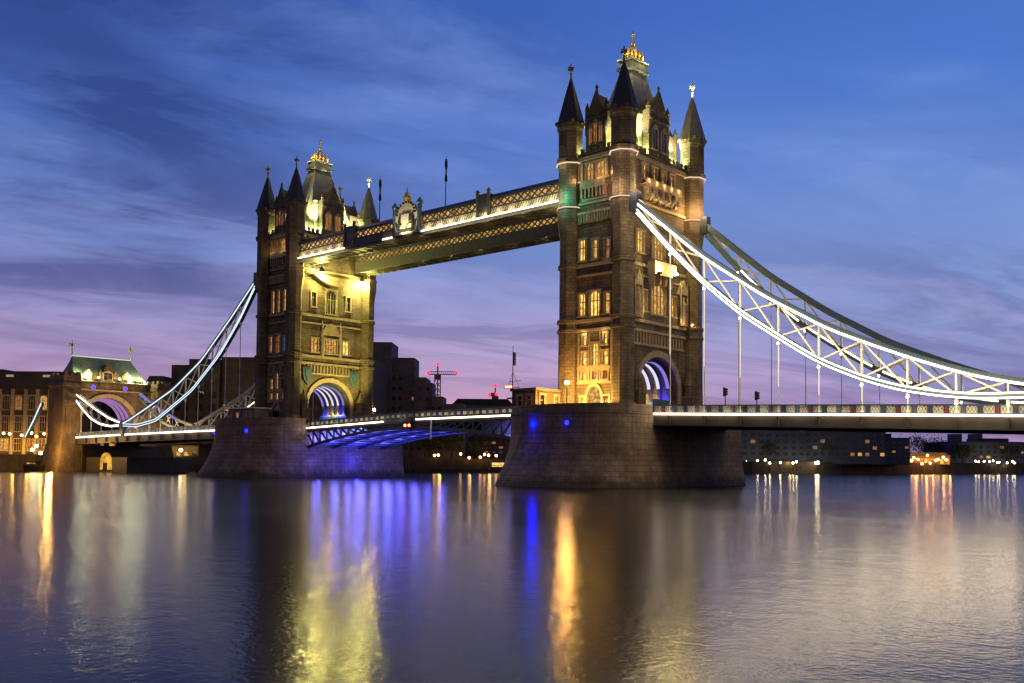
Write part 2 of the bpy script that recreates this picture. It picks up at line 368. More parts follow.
def window(parent, T, h, pane, arched=False, mull=None, out=.14, base=-.30, transom=.62, sill=True):
    a, b, c, d = h; fm = M(); w = b - a
    for x0, x1 in ((a - .2, a + .07), (b - .07, b + .2)): fm.box(x0, x1, base, out, c, d, T)
    fm.box(a - .28, b + .28, base, out + .08, d - .03, d + .26, T)
    if sill: fm.box(a - .32, b + .32, base, out + .18, c - .24, c + .04, T)
    k = mull if mull is not None else max(0, round(w / .75) - 1)
    for i in range(k):
        u = a + w * (i + 1) / (k + 1); fm.box(u - .055, u + .055, base + .02, -.1, c, d, T)
    if d - c > 1.6: zt = c + (d - c) * transom; fm.box(a, b, base + .03, -.12, zt - .06, zt + .06, T)
    if arched:
        rr = w / 2; n = 8; um = (a + b) / 2; hh = min(rr, (d - c) * .5)
        for sgn in (-1, 1):
            poly = [(um + sgn * rr, d)] + [(um + sgn * rr * math.cos(math.pi / 2 * i / n), d - hh + hh * math.sin(math.pi / 2 * i / n)) for i in range(n + 1)]
            fm.prism(poly, base + .04, out - .05, T)
    f = fm.build('window', TRIM, parent)
    pm = M(); pm.add([T(a - .02, base - .05, c - .02), T(b + .02, base - .05, c - .02), T(b + .02, base - .05, d + .02), T(a - .02, base - .05, d + .02)], [(0, 1, 2, 3)])
    pm.build('pane', pane, f); return f
def gable(parent, T, hw, z0, zsh, zap, wins, pane, dep=2.6):
    g = M(); g.prism([(-hw, z0), (hw, z0), (hw, zsh), (hw * .62, zsh + .1), (0, zap), (-hw * .62, zsh + .1), (-hw, zsh)], -dep, .12, T)
    for s_ in (-1, 1):                                   # coping and shoulder pinnacles
        g.prism([(s_ * hw * .68, zsh), (s_ * hw * .62, zsh + .45), (0, zap + .45), (0, zap)], -.35, .3, T)
        p = T(s_ * (hw - .1), -.1, zsh)
        g.lathe(p, [(.34, zsh - 3.6), (.34, zsh + .3), (.42, zsh + .4), (.03, zsh + 1.6)], 6)
    g.box(-hw - .1, hw + .1, -.3, .28, z0 + (zsh - z0) * .82, z0 + (zsh - z0) * .86, T)
    g.lathe(T(0, -.05, zap), [(.22, zap), (.16, zap + .7), (.3, zap + .9), (.03, zap + 1.5)], 6)
    gb = g.build('gable', STONE, parent)
    rf_ = M()
    rf_.prism([(-hw * .9, zsh - .2), (hw * .9, zsh - .2), (0, zap - .5)], -4.2, -dep, T); rf_.build('gable_roof', SLATE, gb)
    for (u0, u1, c, d) in wins:
        fm = M()
        fm.box(u0 - .16, u0 + .05, .12, .3, c, d, T); fm.box(u1 - .05, u1 + .16, .12, .3, c, d, T); fm.box(u0 - .2, u1 + .2, .12, .36, c - .18, c + .02, T)
        um = (u0 + u1) / 2; fm.prism([(u0 - .2, d - .05), (u1 + .2, d - .05), (um, d + .75)], .12, .3, T)
        fm.box(um - .05, um + .05, .12, .22, c, d, T)
        fm.build('window', TRIM, gb); M().box(u0, u1, .12, .16, c, d, T).build('pane', pane, gb)
def finial(mb, x, y, z0, h):
    mb.lathe((x, y), [(.20, z0), (.14, z0 + .35 * h), (.28, z0 + .40 * h), (.14, z0 + .46 * h), (.12, z0 + h)], 6)
    for a in (0, 1):
        w = .42 * h * .5
        mb.box(x - (w if a == 0 else .1), x + (w if a == 0 else .1), y - (w if a else .1), y + (w if a else .1), z0 + .62 * h, z0 + .78 * h)

def tower(bx, label, near):
    B = thing('bridge_tower', label, 'bridge tower', (bx, 0, 10.2))
    HX, HY = 4.9, 9.3
    TW = lambda u, n, z: (bx + u, -HY - n, z)            # upstream river face
    TE = lambda u, n, z: (bx + u, HY + n, z)
    TS = lambda u, n, z: (bx + HX + n, u, z)             # south face
    TN = lambda u, n, z: (bx - HX - n, u, z)
    # ---- windows
    hi, mid, lo, dk = PANE_HI, PANE_MID, PANE_LO, GLD
    if near: L = [hi, mid, hi, mid, lo, hi, hi, hi, hi, hi, hi, mid, hi, mid, lo, mid, mid, mid]
    else: L = [dk, dk, mid, mid, lo, mid, mid, dk, dk, mid, lo, PANE_BLUE, mid, mid, mid, lo, mid, mid]
    Wh = [(-2.7, -1.7, 11.2, 13.3), (1.7, 2.7, 11.2, 13.3),
          (-2.5, -1.5, 15.75, 17.1), (-.55, .55, 15.75, 17.1), (1.5, 2.5, 15.75, 17.1),
          (-2.5, -1.5, 17.9, 20.), (-.6, .6, 17.9, 21.2), (1.5, 2.5, 17.9, 20.),
          (-2.4, -1.6, 21., 22.6), (-3.15, -1.85, 25.5, 28.9), (-1.1, .9, 25.3, 29.1), (1.75, 2.8, 25.5, 28.6),
          (-3.2, -1.95, 33.9, 37.2), (-.55, .4, 33.9, 36.9), (1.75, 2.75, 33.7, 36.7),
          (-1.9, -.5, 46.1, 48.7), (.1, 2.1, 46.1, 48.7), (-3.3, -2.7, 46.2, 48.7)]
    if not near: Wh[12:15] = [(-2.6, -1.5, 33.6, 38.2), (-.6, .6, 33.6, 38.2), (1.5, 2.6, 33.6, 38.2)]
    Wh.append((1.6, 2.4, 21., 22.6)); L.append(L[8])
    if near:
        Sh = [(-5.8, -3.9, 35., 38.3), (-1.6, 1.6, 34.6, 38.4), (3.9, 5.8, 35., 38.3),
              (-1.9, 1.9, 26.1, 31.), (-4.7, -3.1, 26.3, 29.4), (3.1, 4.7, 26.3, 29.4),
              (-4.3, -3., 46.5, 48.7), (-1.7, -.5, 46.5, 48.7), (.6, 1.9, 46.5, 48.7), (3.0, 4.3, 46.5, 48.7)]
        SL = [hi, mid, mid, mid, mid, mid, mid, mid, mid, mid]; arch = {3}
    else:
        Sh = [(-5., -3.8, 35., 38.0), (-1.35, 1.35, 33.9, 38.8), (3.8, 5., 35., 38.0),
              (-4.8, -3.1, 25.7, 28.5), (-1.7, 1.7, 25.6, 28.6), (3.1, 4.8, 25.7, 28.5),
              (-3.5, -2.3, 46.5, 48.7), (2.3, 3.5, 46.5, 48.7)]
        SL = [dk, dk, dk, mid, mid, hi, lo, lo]; arch = {1}
    # ---- walls
    wl = M()
    panel(wl, TW, -HX, HX, 10.2, 49.4, Wh)
    panel(wl, TS, -HY, HY, 24.6, 49.4, Sh)
    wl.add([TE(-HX, 0, 10.2), TE(HX, 0, 10.2), TE(HX, 0, 49.4), TE(-HX, 0, 49.4)], [(0, 1, 2, 3)])
    wl.add([TN(-HY, 0, 24.6), TN(HY, 0, 24.6), TN(HY, 0, 49.4), TN(-HY, 0, 49.4)], [(0, 1, 2, 3)])
    wl.add([(bx - HX, -HY, 49.3), (bx + HX, -HY, 49.3), (bx + HX, HY, 49.3), (bx - HX, HY, 49.3)], [(0, 1, 2, 3)])
    AW, AS, AC = 5.35, 14.6, 19.6
    arc = [(AW * math.cos(math.pi * i / 24), AS + (AC - AS) * math.sin(math.pi * i / 24)) for i in range(25)]
    for y0, y1 in ((-8.7, -AW), (AW, HY - .02)):
        wl.add([TS(y0, 0, 10.2), TS(y1, 0, 10.2), TS(y1, 0, AS), TS(y0, 0, AS)], [(0, 1, 2, 3)]); wl.add([TN(y0, 0, 10.2), TN(y1, 0, 10.2), TN(y1, 0, AS), TN(y0, 0, AS)], [(0, 1, 2, 3)])
    for TT in (TS, TN):                                  # spandrels above the springing, cut to the arch
        for i in range(24):
            (a, za), (b, zb_) = arc[i], arc[i + 1]; wl.add([TT(a, 0, za), TT(b, 0, zb_), TT(b, 0, 24.6), TT(a, 0, 24.6)], [(0, 1, 2, 3)])
        for s_ in (-1, 1): wl.add([TT(s_ * AW, 0, AS), TT(s_ * HY, 0, AS), TT(s_ * HY, 0, 24.6), TT(s_ * AW, 0, 24.6)], [(0, 1, 2, 3)])
    path = [(AW, 10.2)] + arc + [(-AW, 10.2)]
    for (a, za), (b, zb_) in zip(path[:-1], path[1:]):
        wl.add([TS(a, 0, za), TS(b, 0, zb_), TN(b, 0, zb_), TN(a, 0, za)], [(0, 1, 2, 3)])
    wl.build('wall', STONE, B)
    for i, h in enumerate(Wh): window(B, TW, h, L[i], arched=i in (6, 10, 15, 16))
    for i, h in enumerate(Sh): window(B, TS, h, SL[i], arched=i in arch, out=.18, mull=3 if i in arch else None)
    # river door
    dm = M(); n = 10; poly = [(-1.75, 10.2), (-1.35, 10.2), (-1.35, 12.9)] + [(-1.35 * math.cos(math.pi * i / n), 12.9 + 1.9 * math.sin(math.pi * i / n)) for i in range(1, n)] + [(1.35, 12.9), (1.35, 10.2), (1.75, 10.2), (1.75, 12.9)] + [(1.75 * math.cos(math.pi * i / n), 12.9 + 2.4 * math.sin(math.pi * i / n)) for i in range(1, n)] + [(-1.75, 12.9)]
    dm.prism(poly, .0, .3, TW); door = dm.build('doorway', TRIM, B)
    lm_ = M(); lm_.prism([(-1.35, 12.3)] + [(-1.35 * math.cos(math.pi * i / n), 12.6 + 1.9 * math.sin(math.pi * i / n)) for i in range(n + 1)] + [(1.35, 12.3)], .02, .07, TW); lm_.build('fanlight', PANE_MID if near else GLD, door)
    M().box(-1.3, 1.3, .02, .09, 10.2, 12.2, TW).build('door', TIMBER, door)
    # ---- string courses, corbels, arcades
    sc = M()
    for z0, z1, o_ in ((23.05, 23.5, .3), (24.45, 24.95, .38), (31.4, 31.75, .2), (32.9, 33.4, .3), (42.4, 42.8, .25), (49.15, 49.75, .45)):
        sc.box(-HX - .1, HX + .1, -.2, o_, z0, z1, TW); sc.box(-HX - .1, HX + .1, -.2, o_, z0, z1, TE)
        sc.box(-HY + .25, HY - .25, -.2, o_, z0 + .004, z1 - .004, TS); sc.box(-HY + .25, HY - .25, -.2, o_, z0 + .004, z1 - .004, TN)
    for z in (15.2, 17.4): sc.box(-3.3, 3.3, -.1, .28, z, z + .3, TW)
    for u in (-3.1, -1.05, 1.05, 3.1): sc.box(u - .12, u + .12, -.1, .2, 15.5, 22.9, TW)
    for i in range(15): sc.box(-3.5 + i * .5 - .13, -3.5 + i * .5 + .13, -.1, .42, 39.6, 40.9, TW)
    sc.box(-3.7, 3.7, -.1, .5, 40.9, 41.3, TW)
    sc.build('string_course', TRIM, B)
    ar = M()
    for i in range(17):
        u = -6.4 + i * .8; ar.box(u - .13, u + .13, -.1, .22, 21.4, 22.9, TS)
    ar.box(-7, 7, -.1, .26, 21.05, 21.4, TS)
    om = [((AW + .75) * math.cos(math.pi * i / 24), AS + (AC - AS + .95) * math.sin(math.pi * i / 24)) for i in range(25)]
    om2 = [((AW + .05) * math.cos(math.pi * i / 24), AS + (AC - AS + .05) * math.sin(math.pi * i / 24)) for i in range(25)]
    for TT in (TS,):
        ar.prism([(AW + .75, 10.2)] + om + [(-AW - .75, 10.2), (-AW - .05, 10.2)] + om2[::-1] + [(AW + .05, 10.2)], -.05, .35, TT)
    ar.build('arch_moulding', TRIM, B)
    # river-face carved balcony
    bl = M(); bl.box(-2.4, 2.2, 0, .9, 44.7, 45.0, TW); bl.box(-2.4, 2.2, .7, .88, 45.0, 45.9, TW)
    for i in range(7): bl.box(-2.25 + i * .7 - .12, -2.25 + i * .7 + .12, 0, .75, 43.3, 44.7, TW)
    bl.box(-2.5, 2.3, -.05, .2, 42.95, 43.3, TW); bl.build('balcony', TRIM, B)
    # south-face balcony on corbels
    if near:
        b2 = M(); b2.box(-4.9, 4.9, 0, 1.2, 45.2, 45.5, TS); b2.box(-4.9, 4.9, .95, 1.17, 45.5, 46.3, TS)
        for i in range(5):
            u = -3.6 + i * 1.8; b2.prism([(u - .35, 45.2), (u + .35, 45.2), (u + .18, 43.2), (u - .18, 43.2)], 0, 1.0 - .0 * i, TS)
        for i in range(14):
            b2.ball(TS(-4.2 + i * .64, .95, 44.2 - .8 * abs(math.sin(i * 1.7))), .42, 6, 4)
        b2.build('balcony', TRIM, B)
        b3 = M(); b3.box(-2.9, 2.9, 0, 1.5, 31.9, 32.25, TS); b3.box(-2.9, 2.9, 1.25, 1.48, 32.25, 34., TS)
        for s_ in (-1, 1): b3.box(s_ * 2.8 - .1, s_ * 2.8 + .1, .1, 1.25, 32.25, 34., TS)
        for i in range(4): b3.prism([(-2.4 + i * 1.6 - .25, 31.9), (-2.4 + i * 1.6 + .25, 31.9), (-2.4 + i * 1.6, 30.4)], 0, 1.1, TS)
        b3 = b3.build('balcony', TRIM, B)
        for u in (-2.2, 2.2):
            fl = M().box(u - .3, u + .3, 1.5, 2.1, 31.9, 32.3, TS).build('floodlight', BLACK, B)
            M().ball(TS(u, 1.85, 32.5), .26, 8, 5).build('lens', BULB_Y, fl)
            lamp('balcony_flood', fl, TS(u, 2.2, 33.0), 620, (1, .74, .24), .2)
        for s_ in (-1, 1):                               # canopied niche statues either side of the middle window
            nm = M(); u = s_ * 6.1
            nm.lathe(TS(u, .6, 25), [(.75, 25.), (.55, 26.2), (.62, 26.3), (.46, 27.2), (.56, 28.3), (.25, 28.9), (.3, 29.2), (.2, 29.6)], 8)
            nm.box(u - .95, u + .95, -.05, .9, 29.9, 30.1, TS); nm.prism([(u - .95, 30.1), (u + .95, 30.1), (u, 32.3)], 0, .9, TS)
            for q_ in (-.9, .9): nm.lathe(TS(u + q_, .8, 25), [(.13, 25.), (.13, 31.), (.02, 32.)], 6)
            nm.build('niche_statue', TRIM, B)
        hm = M()
        for s_ in (-1, 1): hm.prism([(s_ * 2.2, 31.0), (0, 32.6), (0, 33.1), (s_ * 2.6, 31.1)], 0, .4, TS)
        hm.build('hood_moulding', TRIM, B)
    else:
        for s_, u in ((-1, -5.9), (1, 5.9)):
            shd = M(); shd.prism([(u - 1.0, 22.3), (u + 1.0, 22.3), (u + 1.0, 20.7), (u + .6, 19.6), (u, 18.9), (u - .6, 19.6), (u - 1.0, 20.7)], 0, .55, TS)
            shd.prism([(u - .6, 21.9), (u + .6, 21.9), (u + .6, 20.9), (u, 19.6), (u - .6, 20.9)], .55, .72, TS)
            shd.build('shield', BLUE, B)
        nm = M()
        for s_ in (-1, 1):
            u = s_ * 2.3; nm.lathe(TS(u, .4, 25), [(.4, 24.9), (.3, 26.), (.34, 28.8), (.15, 30.6), (.25, 30.9), (.03, 32.4)], 8)
        nm.prism([(-2.4, 29.4), (2.4, 29.4), (1.4, 31.2), (0, 32.0), (-1.4, 31.2)], 0, .35, TS); nm.build('canopy', TRIM, B)
        for u in (-4., -2., 2., 4.): pass
        bw = M()                                          # curved under-walkway bracket (dark bow)
        bw.prism([(-5.2 + 10.4 * i / 12, 41.6 - 1.9 * math.sin(math.pi * i / 12)) for i in range(13)], 0, 1.1, TS); bw.build('bow_bracket', TRIM, B)
    # ---- parapets
    pm = M()
    for TT, hw in ((TW, HX), (TE, HX), (TS, HY), (TN, HY)):
        e = 1.7 if hw == HX else 1.6
        pm.box(-hw + e, hw - e, -.25, .3, 49.75, 50.4, TT)
        k = int((hw - e) * 2 / 1.1)
        for i in range(k):
            u = -hw + e + (i + .5) * (hw - e) * 2 / k; pm.box(u - .3, u + .3, -.24, .29, 50.4, 51.1, TT)
    pm.build('parapet', STONE, B)
    # ---- corner turrets
    for ix, (sx_, sy_) in enumerate(((-1, -1), (1, -1), (1, 1), (-1, 1))):
        c = (bx + sx_ * 5.1, sy_ * 9.25)
        prof = [(2.05, 10.2), (2.05, 12.), (1.75, 12.4), (1.72, 23.), (1.98, 23.1), (1.98, 23.5), (1.72, 23.6), (1.72, 24.4), (2.0, 24.5), (2.0, 24.95), (1.62, 25.1), (1.62, 32.8), (1.9, 32.9), (1.9, 33.4), (1.62, 33.5), (1.62, 37.6), (2.02, 40.3), (2.02, 41.9), (2.12, 42.0), (2.12, 42.35), (1.88, 42.4), (1.88, 48.7), (2.2, 49.1), (2.22, 49.8), (1.95, 49.9), (1.93, 54.2), (2.15, 54.7), (2.2, 55.3), (1.6, 55.4)]
        dmt = M().lathe(c, prof, 8)
        for k in range(8):
            a = 2 * math.pi * k / 8; dmt.box(c[0] + 2.06 * math.cos(a) - .25, c[0] + 2.06 * math.cos(a) + .25, c[1] + 2.06 * math.sin(a) - .25, c[1] + 2.06 * math.sin(a) + .25, 55.25, 55.75)
        tu = dmt.build('turret', STONE, B)
        if near and (sx_, sy_) != (-1, 1):
            M().lathe(c, [(2.25, 48.96), (2.29, 48.98), (2.29, 49.09), (2.25, 49.11)], 8).build('light_strip', STRIP_T, tu)
            M().lathe(c, [(2.14, 42.1), (2.17, 42.12), (2.17, 42.24), (2.14, 42.26)], 8).build('light_strip', STRIP_T, tu)  # glowing ring added to stand for the brightly lit turret band
        sm_ = M().lathe(c, [(2.28, 55.35), (2.2, 55.65), (1.3, 58.9), (.62, 61.3), (.2, 62.6)], 8)
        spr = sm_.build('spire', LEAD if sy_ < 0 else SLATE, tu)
        fm = M(); finial(fm, c[0], c[1], 62.5, 2.6); fm.build('finial', TRIM, tu)
    # ---- main roof
    rm = M(); rr = lambda hx, hy, z: [(bx + a * hx, b * hy, z) for a, b in ((-1, -1), (1, -1), (1, 1), (-1, 1))]
    rm.loft([rr(3.9, 7.0, 49.6), rr(3.75, 6.4, 52.6), rr(2.75, 4.5, 57.5), rr(1.95, 3.1, 61.2), rr(1.2, 1.95, 64.9)])
    roof = rm.build('roof', SLATE, B)
    cm = M(); cm.loft([rr(1.25, 2., 64.9), rr(1.55, 2.3, 65.2), rr(1.55, 2.3, 65.6), rr(1.3, 2.05, 65.7), rr(1.3, 2.05, 66.6), rr(1.5, 2.25, 66.7), rr(1.5, 2.25, 66.9), rr(1.1, 1.8, 66.95)])
    cm.build('roof_cresting', WALKST, roof)
    go = M()
    for i in range(14):
        a = 2 * math.pi * i / 14; x, y = bx + 1.25 * math.cos(a), 1.8 * math.sin(a)
        go.lathe((x, y), [(.16, 66.9), (.08, 67.4), (.27, 67.7), (.04, 68.4 + .35 * (i % 2))], 6)
    for i in range(6):
        a = 2 * math.pi * i / 6; pts = [(bx + (1.1 - .95 * s_) * math.cos(a), (1.6 - 1.45 * s_) * math.sin(a), 67. + 2.6 * math.sin(s_ * 1.57)) for s_ in (0, .25, .5, .75, 1)]
        for p, q_ in zip(pts[:-1], pts[1:]): go.bar(p, q_, .17)
    go.ball((bx, 0, 69.9), .36); go.lathe((bx, 0), [(.12, 69.6), (.1, 71.4), (.2, 71.5), (.03, 72.2)], 6); go.box(bx - .12, bx + .12, -.45, .45, 71., 71.22)
    go.ball((bx, 0, 67.5), .95, 10, 6); go.build('gilded_crown', GOLD, roof)
    dl = PANE_MID if near else PANE_LO
    gable(B, TW, 1.95, 49.4, 56.6, 59.2, [(-1.3, -.5, 51.6, 54.), (-.4, .4, 51.6, 54.6), (.5, 1.3, 51.6, 54.)], PANE_LO)
    gable(B, TS, 2.7, 49.4, 57.6, 60.4, [(-1.9, -.5, 51.6, 54.8), (.5, 1.9, 51.6, 54.8)], GLD if near else PANE_LO)
    gable(B, TE, 1.95, 49.4, 56.6, 59.2, [], GLD); gable(B, TN, 2.7, 49.4, 57.6, 60.4, [], GLD)
    for u in (-3.5, 3.5):
        ch = M(); ch.box(u - .35, u + .35, -1.6, -.9, 49.4, 56.8 if near else 57.5, TS); ch.box(u - .45, u + .45, -1.7, -.8, 56.4, 56.7, TS); ch.build('chimney', TRIM, B)
    # ---- archway: portal pieces and lit ribs
    xs = [-3.6, -1.8, 0., 1.8, 3.6]; stl = [STRIP_P, STRIP_P, STRIP_P, STRIP_P, STRIP_V]
    if not near: stl = [STRIP_V, STRIP_P, STRIP_P, STRIP_P, STRIP_V]
    for xr, sm2 in zip(xs, stl):
        a1 = [((AW - .1) * math.cos(math.pi * i / 24), AS + (AC - AS - .1) * math.sin(math.pi * i / 24)) for i in range(25)]
        a2 = [((AW - .65) * math.cos(math.pi * i / 24), AS + (AC - AS - .65) * math.sin(math.pi * i / 24)) for i in range(25)]
        TR = lambda u, n, z, xr=xr: (bx + xr + n, u, z)
        rb = M().prism([(AW - .1, 10.25)] + a1 + [(-AW + .1, 10.25), (-AW + .65, 10.25)] + a2[::-1] + [(AW - .65, 10.25)], -.2, .2, TR).build('arch_rib', NAVY, B)
        b3_ = [((AW - .66) * math.cos(math.pi * i / 24), AS + (AC - AS - .66) * math.sin(math.pi * i / 24)) for i in range(1, 24)]; b4_ = [((AW - .72) * math.cos(math.pi * i / 24), AS + (AC - AS - .72) * math.sin(math.pi * i / 24)) for i in range(1, 24)]
        M().prism(b3_ + b4_[::-1], -.3, .3, TR).build('light_strip', sm2, rb)
    sidep = M()
    for s_ in (-1, 1): sidep.box(-HX + .3, HX - .3, s_ * (AW - .7) - .06, s_ * (AW - .7) + .06, 10.25, 13.1, lambda x, y, z: (bx + x, y, z))
    sidep.build('side_panel', TEAL, B)
    if near: M().box(-.8, 5.0, -.5, -.35, 10.25, 13.2, TS).build('portal_screen', TEAL, B)
    for x, c_, p in ((-1.0, (1., .55, .1), 260), (.9, (1., .6, .15), 300), (2.7, (.08, .07, 1.), 700), (-2.8, (.12, .1, 1.), 300)):
        lamp('arch_uplight', B, (bx + x, AW - 1.1, 13.3), p, c_, .12)
    lamp('arch_uplight', B, (bx + 0, -2.5, 13.3), 160, (.35, .3, 1.), .12)
    for s_ in (-1, 1):                                   # capped buttresses guarding the portal
        bt = M(); u = s_ * 7.1
        bt.box(u - .9, u + .9, 0, 2.2, 10.2, 13.6, TS); bt.box(u - 1.05, u + 1.05, 0, 2.35, 13.6, 13.95, TS)
        bt.lathe(TS(u, 1.15, 0), [(.85, 13.95), (.8, 15.4), (1., 15.6), (.7, 16.4), (.3, 17.1), (.12, 17.8)], 8)
        bt.build('buttress', STONE, B)
    return B

T1 = tower(NEAR, 'larger stone Gothic tower with gilded crown standing beside the long lit chains', True)
T2 = tower(FAR, 'smaller yellow-lit Gothic tower beyond the high walkways, floodlit on its archway side', False)

# floodlights on the stone (seen lamps, lamps behind parapets, and roof spots hung free outside them)
GRN = (.85, 1., .38); WRM = (1., .66, .30)
for Tt, bx, k in ((T1, NEAR, 1.), (T2, FAR, 1.15)):
    for x, y in ((3.9, -6.2), (3.9, 6.2), (-3.9, -6.2), (-3.9, 6.2)):
        lamp('roof_flood', Tt, (bx + x * 1.04, y * 1.12, 50.9), 2300 * k, GRN, .3)
    for x, y in ((3.5, 7.0), (-3.5, 7.0)): lamp('spire_flood', Tt, (bx + x, y, 54.6), 1100, (1, .93, .5), .2)
    for y in (-5.4, 5.4): lamp('roof_flood', Tt, (bx + 6.0, y, 51.2), 20000 * k, (1., .97, .5), .3, 48, (bx + 1.8, y * .45, 60.), 1.)
    lamp('roof_flood', Tt, (bx + 2.9, -10.6, 51.2), 9000 * k, (1., .97, .5), .3, 44, (bx + 1.2, -2., 61.), 1.)
    for y in (-3.6, 3.6): lamp('roof_flood', Tt, (bx + 4.45, y, 50.6), 1300 * k, GRN, .25)
    for x in (-3.3, 3.3): lamp('roof_flood', Tt, (bx + x * .9, -8.6, 50.3), 1000 * k, GRN, .25)
    for x, y in ((1.9, 2.6), (1.9, -2.6), (-1.9, -2.6)): lamp('crown_flood', Tt, (bx + x * 1.0, y * 1.0, 67.5), 420, (1, .78, .3), .15)
    lamp('finial_flood', Tt, (bx + 5.1, 7.4, 61.2), 2600, (1, .95, .75), .12, 34, (bx + 5.1, 9.25, 64.)); lamp('finial_flood', Tt, (bx + 6.9, 8.6, 61.2), 2600, (1, .95, .75), .12, 34, (bx + 5.1, 9.25, 64.))
# turret stage uplights of the near tower
for (x, y, c, p) in ((7.6, -8.2, (1., .70, .40), 230), (6.2, -11.7, (1., .72, .42), 90), (4.2, -11.6, (1, .6, .4), 50), (-4.3, -11.6, (.05, .9, .6), 110), (-5.6, -11.7, (1., .75, .45), 60), (7.7, 8.4, (1., .60, .28), 330), (5.9, 7.0, (1., .62, .2), 110)):
    sx_ = 5.1 if x > 0 else -5.1; sy_ = 9.25 if y > 0 else -9.25
    lamp('ledge_light', T1, (sx_ + (x - sx_) * 1.25, sy_ + (y - sy_) * 1.25, 43.4), p * 4.2, c, .25)
for (x, y, c, p) in ((3.7, -10.6, (1., .55, .25), 60), (1.2, -10.3, (1., .55, .2), 60), (-3.2, -10.4, (1., .6, .3), 35)):
    lamp('loggia_light', T1, (x, y, 46.2), p * 1.6, c, .1)
for u in (-4., -2., 0, 2., 4.): lamp('balcony_light', T1, (6.3, u, 45.9), 30, (1, .6, .22), .1)
for u in (-3., -1., 1., 3.): lamp('corbel_light', T1, (6.4, u, 42.9), 42, (1, .6, .22), .1)
lamp('string_light', T1, (7.9, -9.9, 48.75), 60, (1, .78, .45), .08); lamp('string_light', T1, (6.0, -11.9, 48.75), 60, (1, .78, .45), .08); lamp('string_light', T1, (7.9, 9.3, 48.75), 60, (1, .78, .45), .08); lamp('string_light', T1, (-5.1, -11.9, 48.75), 60, (1, .85, .5), .08)
for u in (-4.8, 4.8): lamp('niche_light', T1, (6.1, u, 25.7), 60, (1, .62, .2), .1)
lamp('niche_light', T1, (6.0, 8.0, 25.4), 90, (1, .6, .2), .1)
# near tower base: warm floods on the river face
for u, p in ((-2.2, 180), (2.2, 210)): lamp('base_flood', T1, (u, -12.8, 11.5), p * 13, (1, .62, .14), .25)
for u in (-1.9, 1.9): lamp('ledge_light', T1, (u, -9.9, 22.75), 40, (1, .7, .3), .08)
# far tower: two big yellow floods below the walkways
for (x, y, z, p) in ((FAR + 6.4, -3.6, 42.2, 7000), (FAR + 6.4, 6.9, 41.6, 7000)):
    fl = M().lathe((x, y), [(.5, z - .1), (.55, z + .5), (.2, z + .9)], 10).build('floodlight', BLACK, T2)
    M().ball((x, y, z - .25), .36).build('lens', BULB_Y, fl)
    lamp('walkway_flood', fl, (x + .25, y, z - .8), p, (.97, .86, .20), .35)
lamp('face_flood', T2, (FAR + 15, 1, 12.2), 19000, (1., .83, .17), .4, 95, (FAR + 5, 0, 25))
for u, p in ((-2, 40), (1.5, 60)): lamp('loggia_light', T2, (FAR + u, -10.3, 46.3), p, (1., .6, .25), .1)

# ------------------------------------------------------------------ piers
def pier(bx, label, blues):
    P = thing('bridge_pier', label, 'bridge pier', (bx, 0, 0))
    def ring(hw, dw, de, z):
        w = [(bx - hw * math.cos(math.pi * i / 16), -14.5 - dw * math.sin(math.pi * i / 16), z) for i in range(17)]
        e = [(bx + hw * math.cos(math.pi * i / 16), 14.5 + de * math.sin(math.pi * i / 16), z) for i in range(17)]
        return w + e
    b = M(); b.loft([ring(12.2, 11., 2.8, -2), ring(11.9, 10.4, 2.6, 0), ring(11.5, 9.2, 2.5, 1.6), ring(11.2, 7.8, 2.5, 3.4), ring(11., 6.6, 2.5, 5.4), ring(10.9, 5.9, 2.5, 7.4), ring(10.85, 5.7, 2.5, 10.2)]); b.build('wall', PIERST, P)
    c = M(); c.loft([ring(10.85, 5.7, 2.5, 10.2), ring(11.05, 5.9, 2.7, 10.25), ring(11.05, 5.9, 2.7, 10.6), ring(10.85, 5.7, 2.5, 10.62)])
    rg = ring(10.7, 5.55, 2.35, 11.1)
    for p, q_ in zip(rg, rg[1:] + rg[:1]):
        if abs(p[1] - q_[1]) > 20: 
            for y0, y1 in ((-14.5, -9.9), (9.9, 14.5)): c.bar((p[0], y0, 11.1), (p[0], y1, 11.1), .35, 1.0)
        else: c.bar(p, q_, .35, 1.0)
    c.build('parapet', PIERST, P)
    for kb, (x, y, z) in enumerate(blues):
        f = M().tube((bx + x, y + .3, z), (bx + x, y - .25, z), .34, 12, .42).build('blue_floodlight', BLACK, P)
        M().ball((bx + x, y - .3, z), .34, 10, 6).build('lens', BULB_B if kb == 0 and bx == NEAR else BULB_B2, f)
        lamp('blue_glow', f, (bx + x, y - .8, z), 14, (.02, .04, 1.), .2)
    lk = M()
    for sx_ in (-1, 1):
        for y0, y1 in ((-8, -3), (-2.2, 2.8), (3.6, 8.4)): lk.box(bx + sx_ * 10.45 - .12, bx + sx_ * 10.45 + .12, y0, y1, 6.2, 7.0)
    lk.build('fender_beam', DARKST, P)
    return P
P1 = pier(NEAR, 'larger granite pier with two blue lamps under the tower nearest the long lit chains', [(-2.6, -19.85, 8.75), (3.6, -19.75, 8.9)])
P2 = pier(FAR, 'more distant granite pier carrying the yellow-lit tower, raised roadway ribs glowing blue beside it', [(-8.8, -17.6, 8.9), (5.4, -19.2, 9.0)])

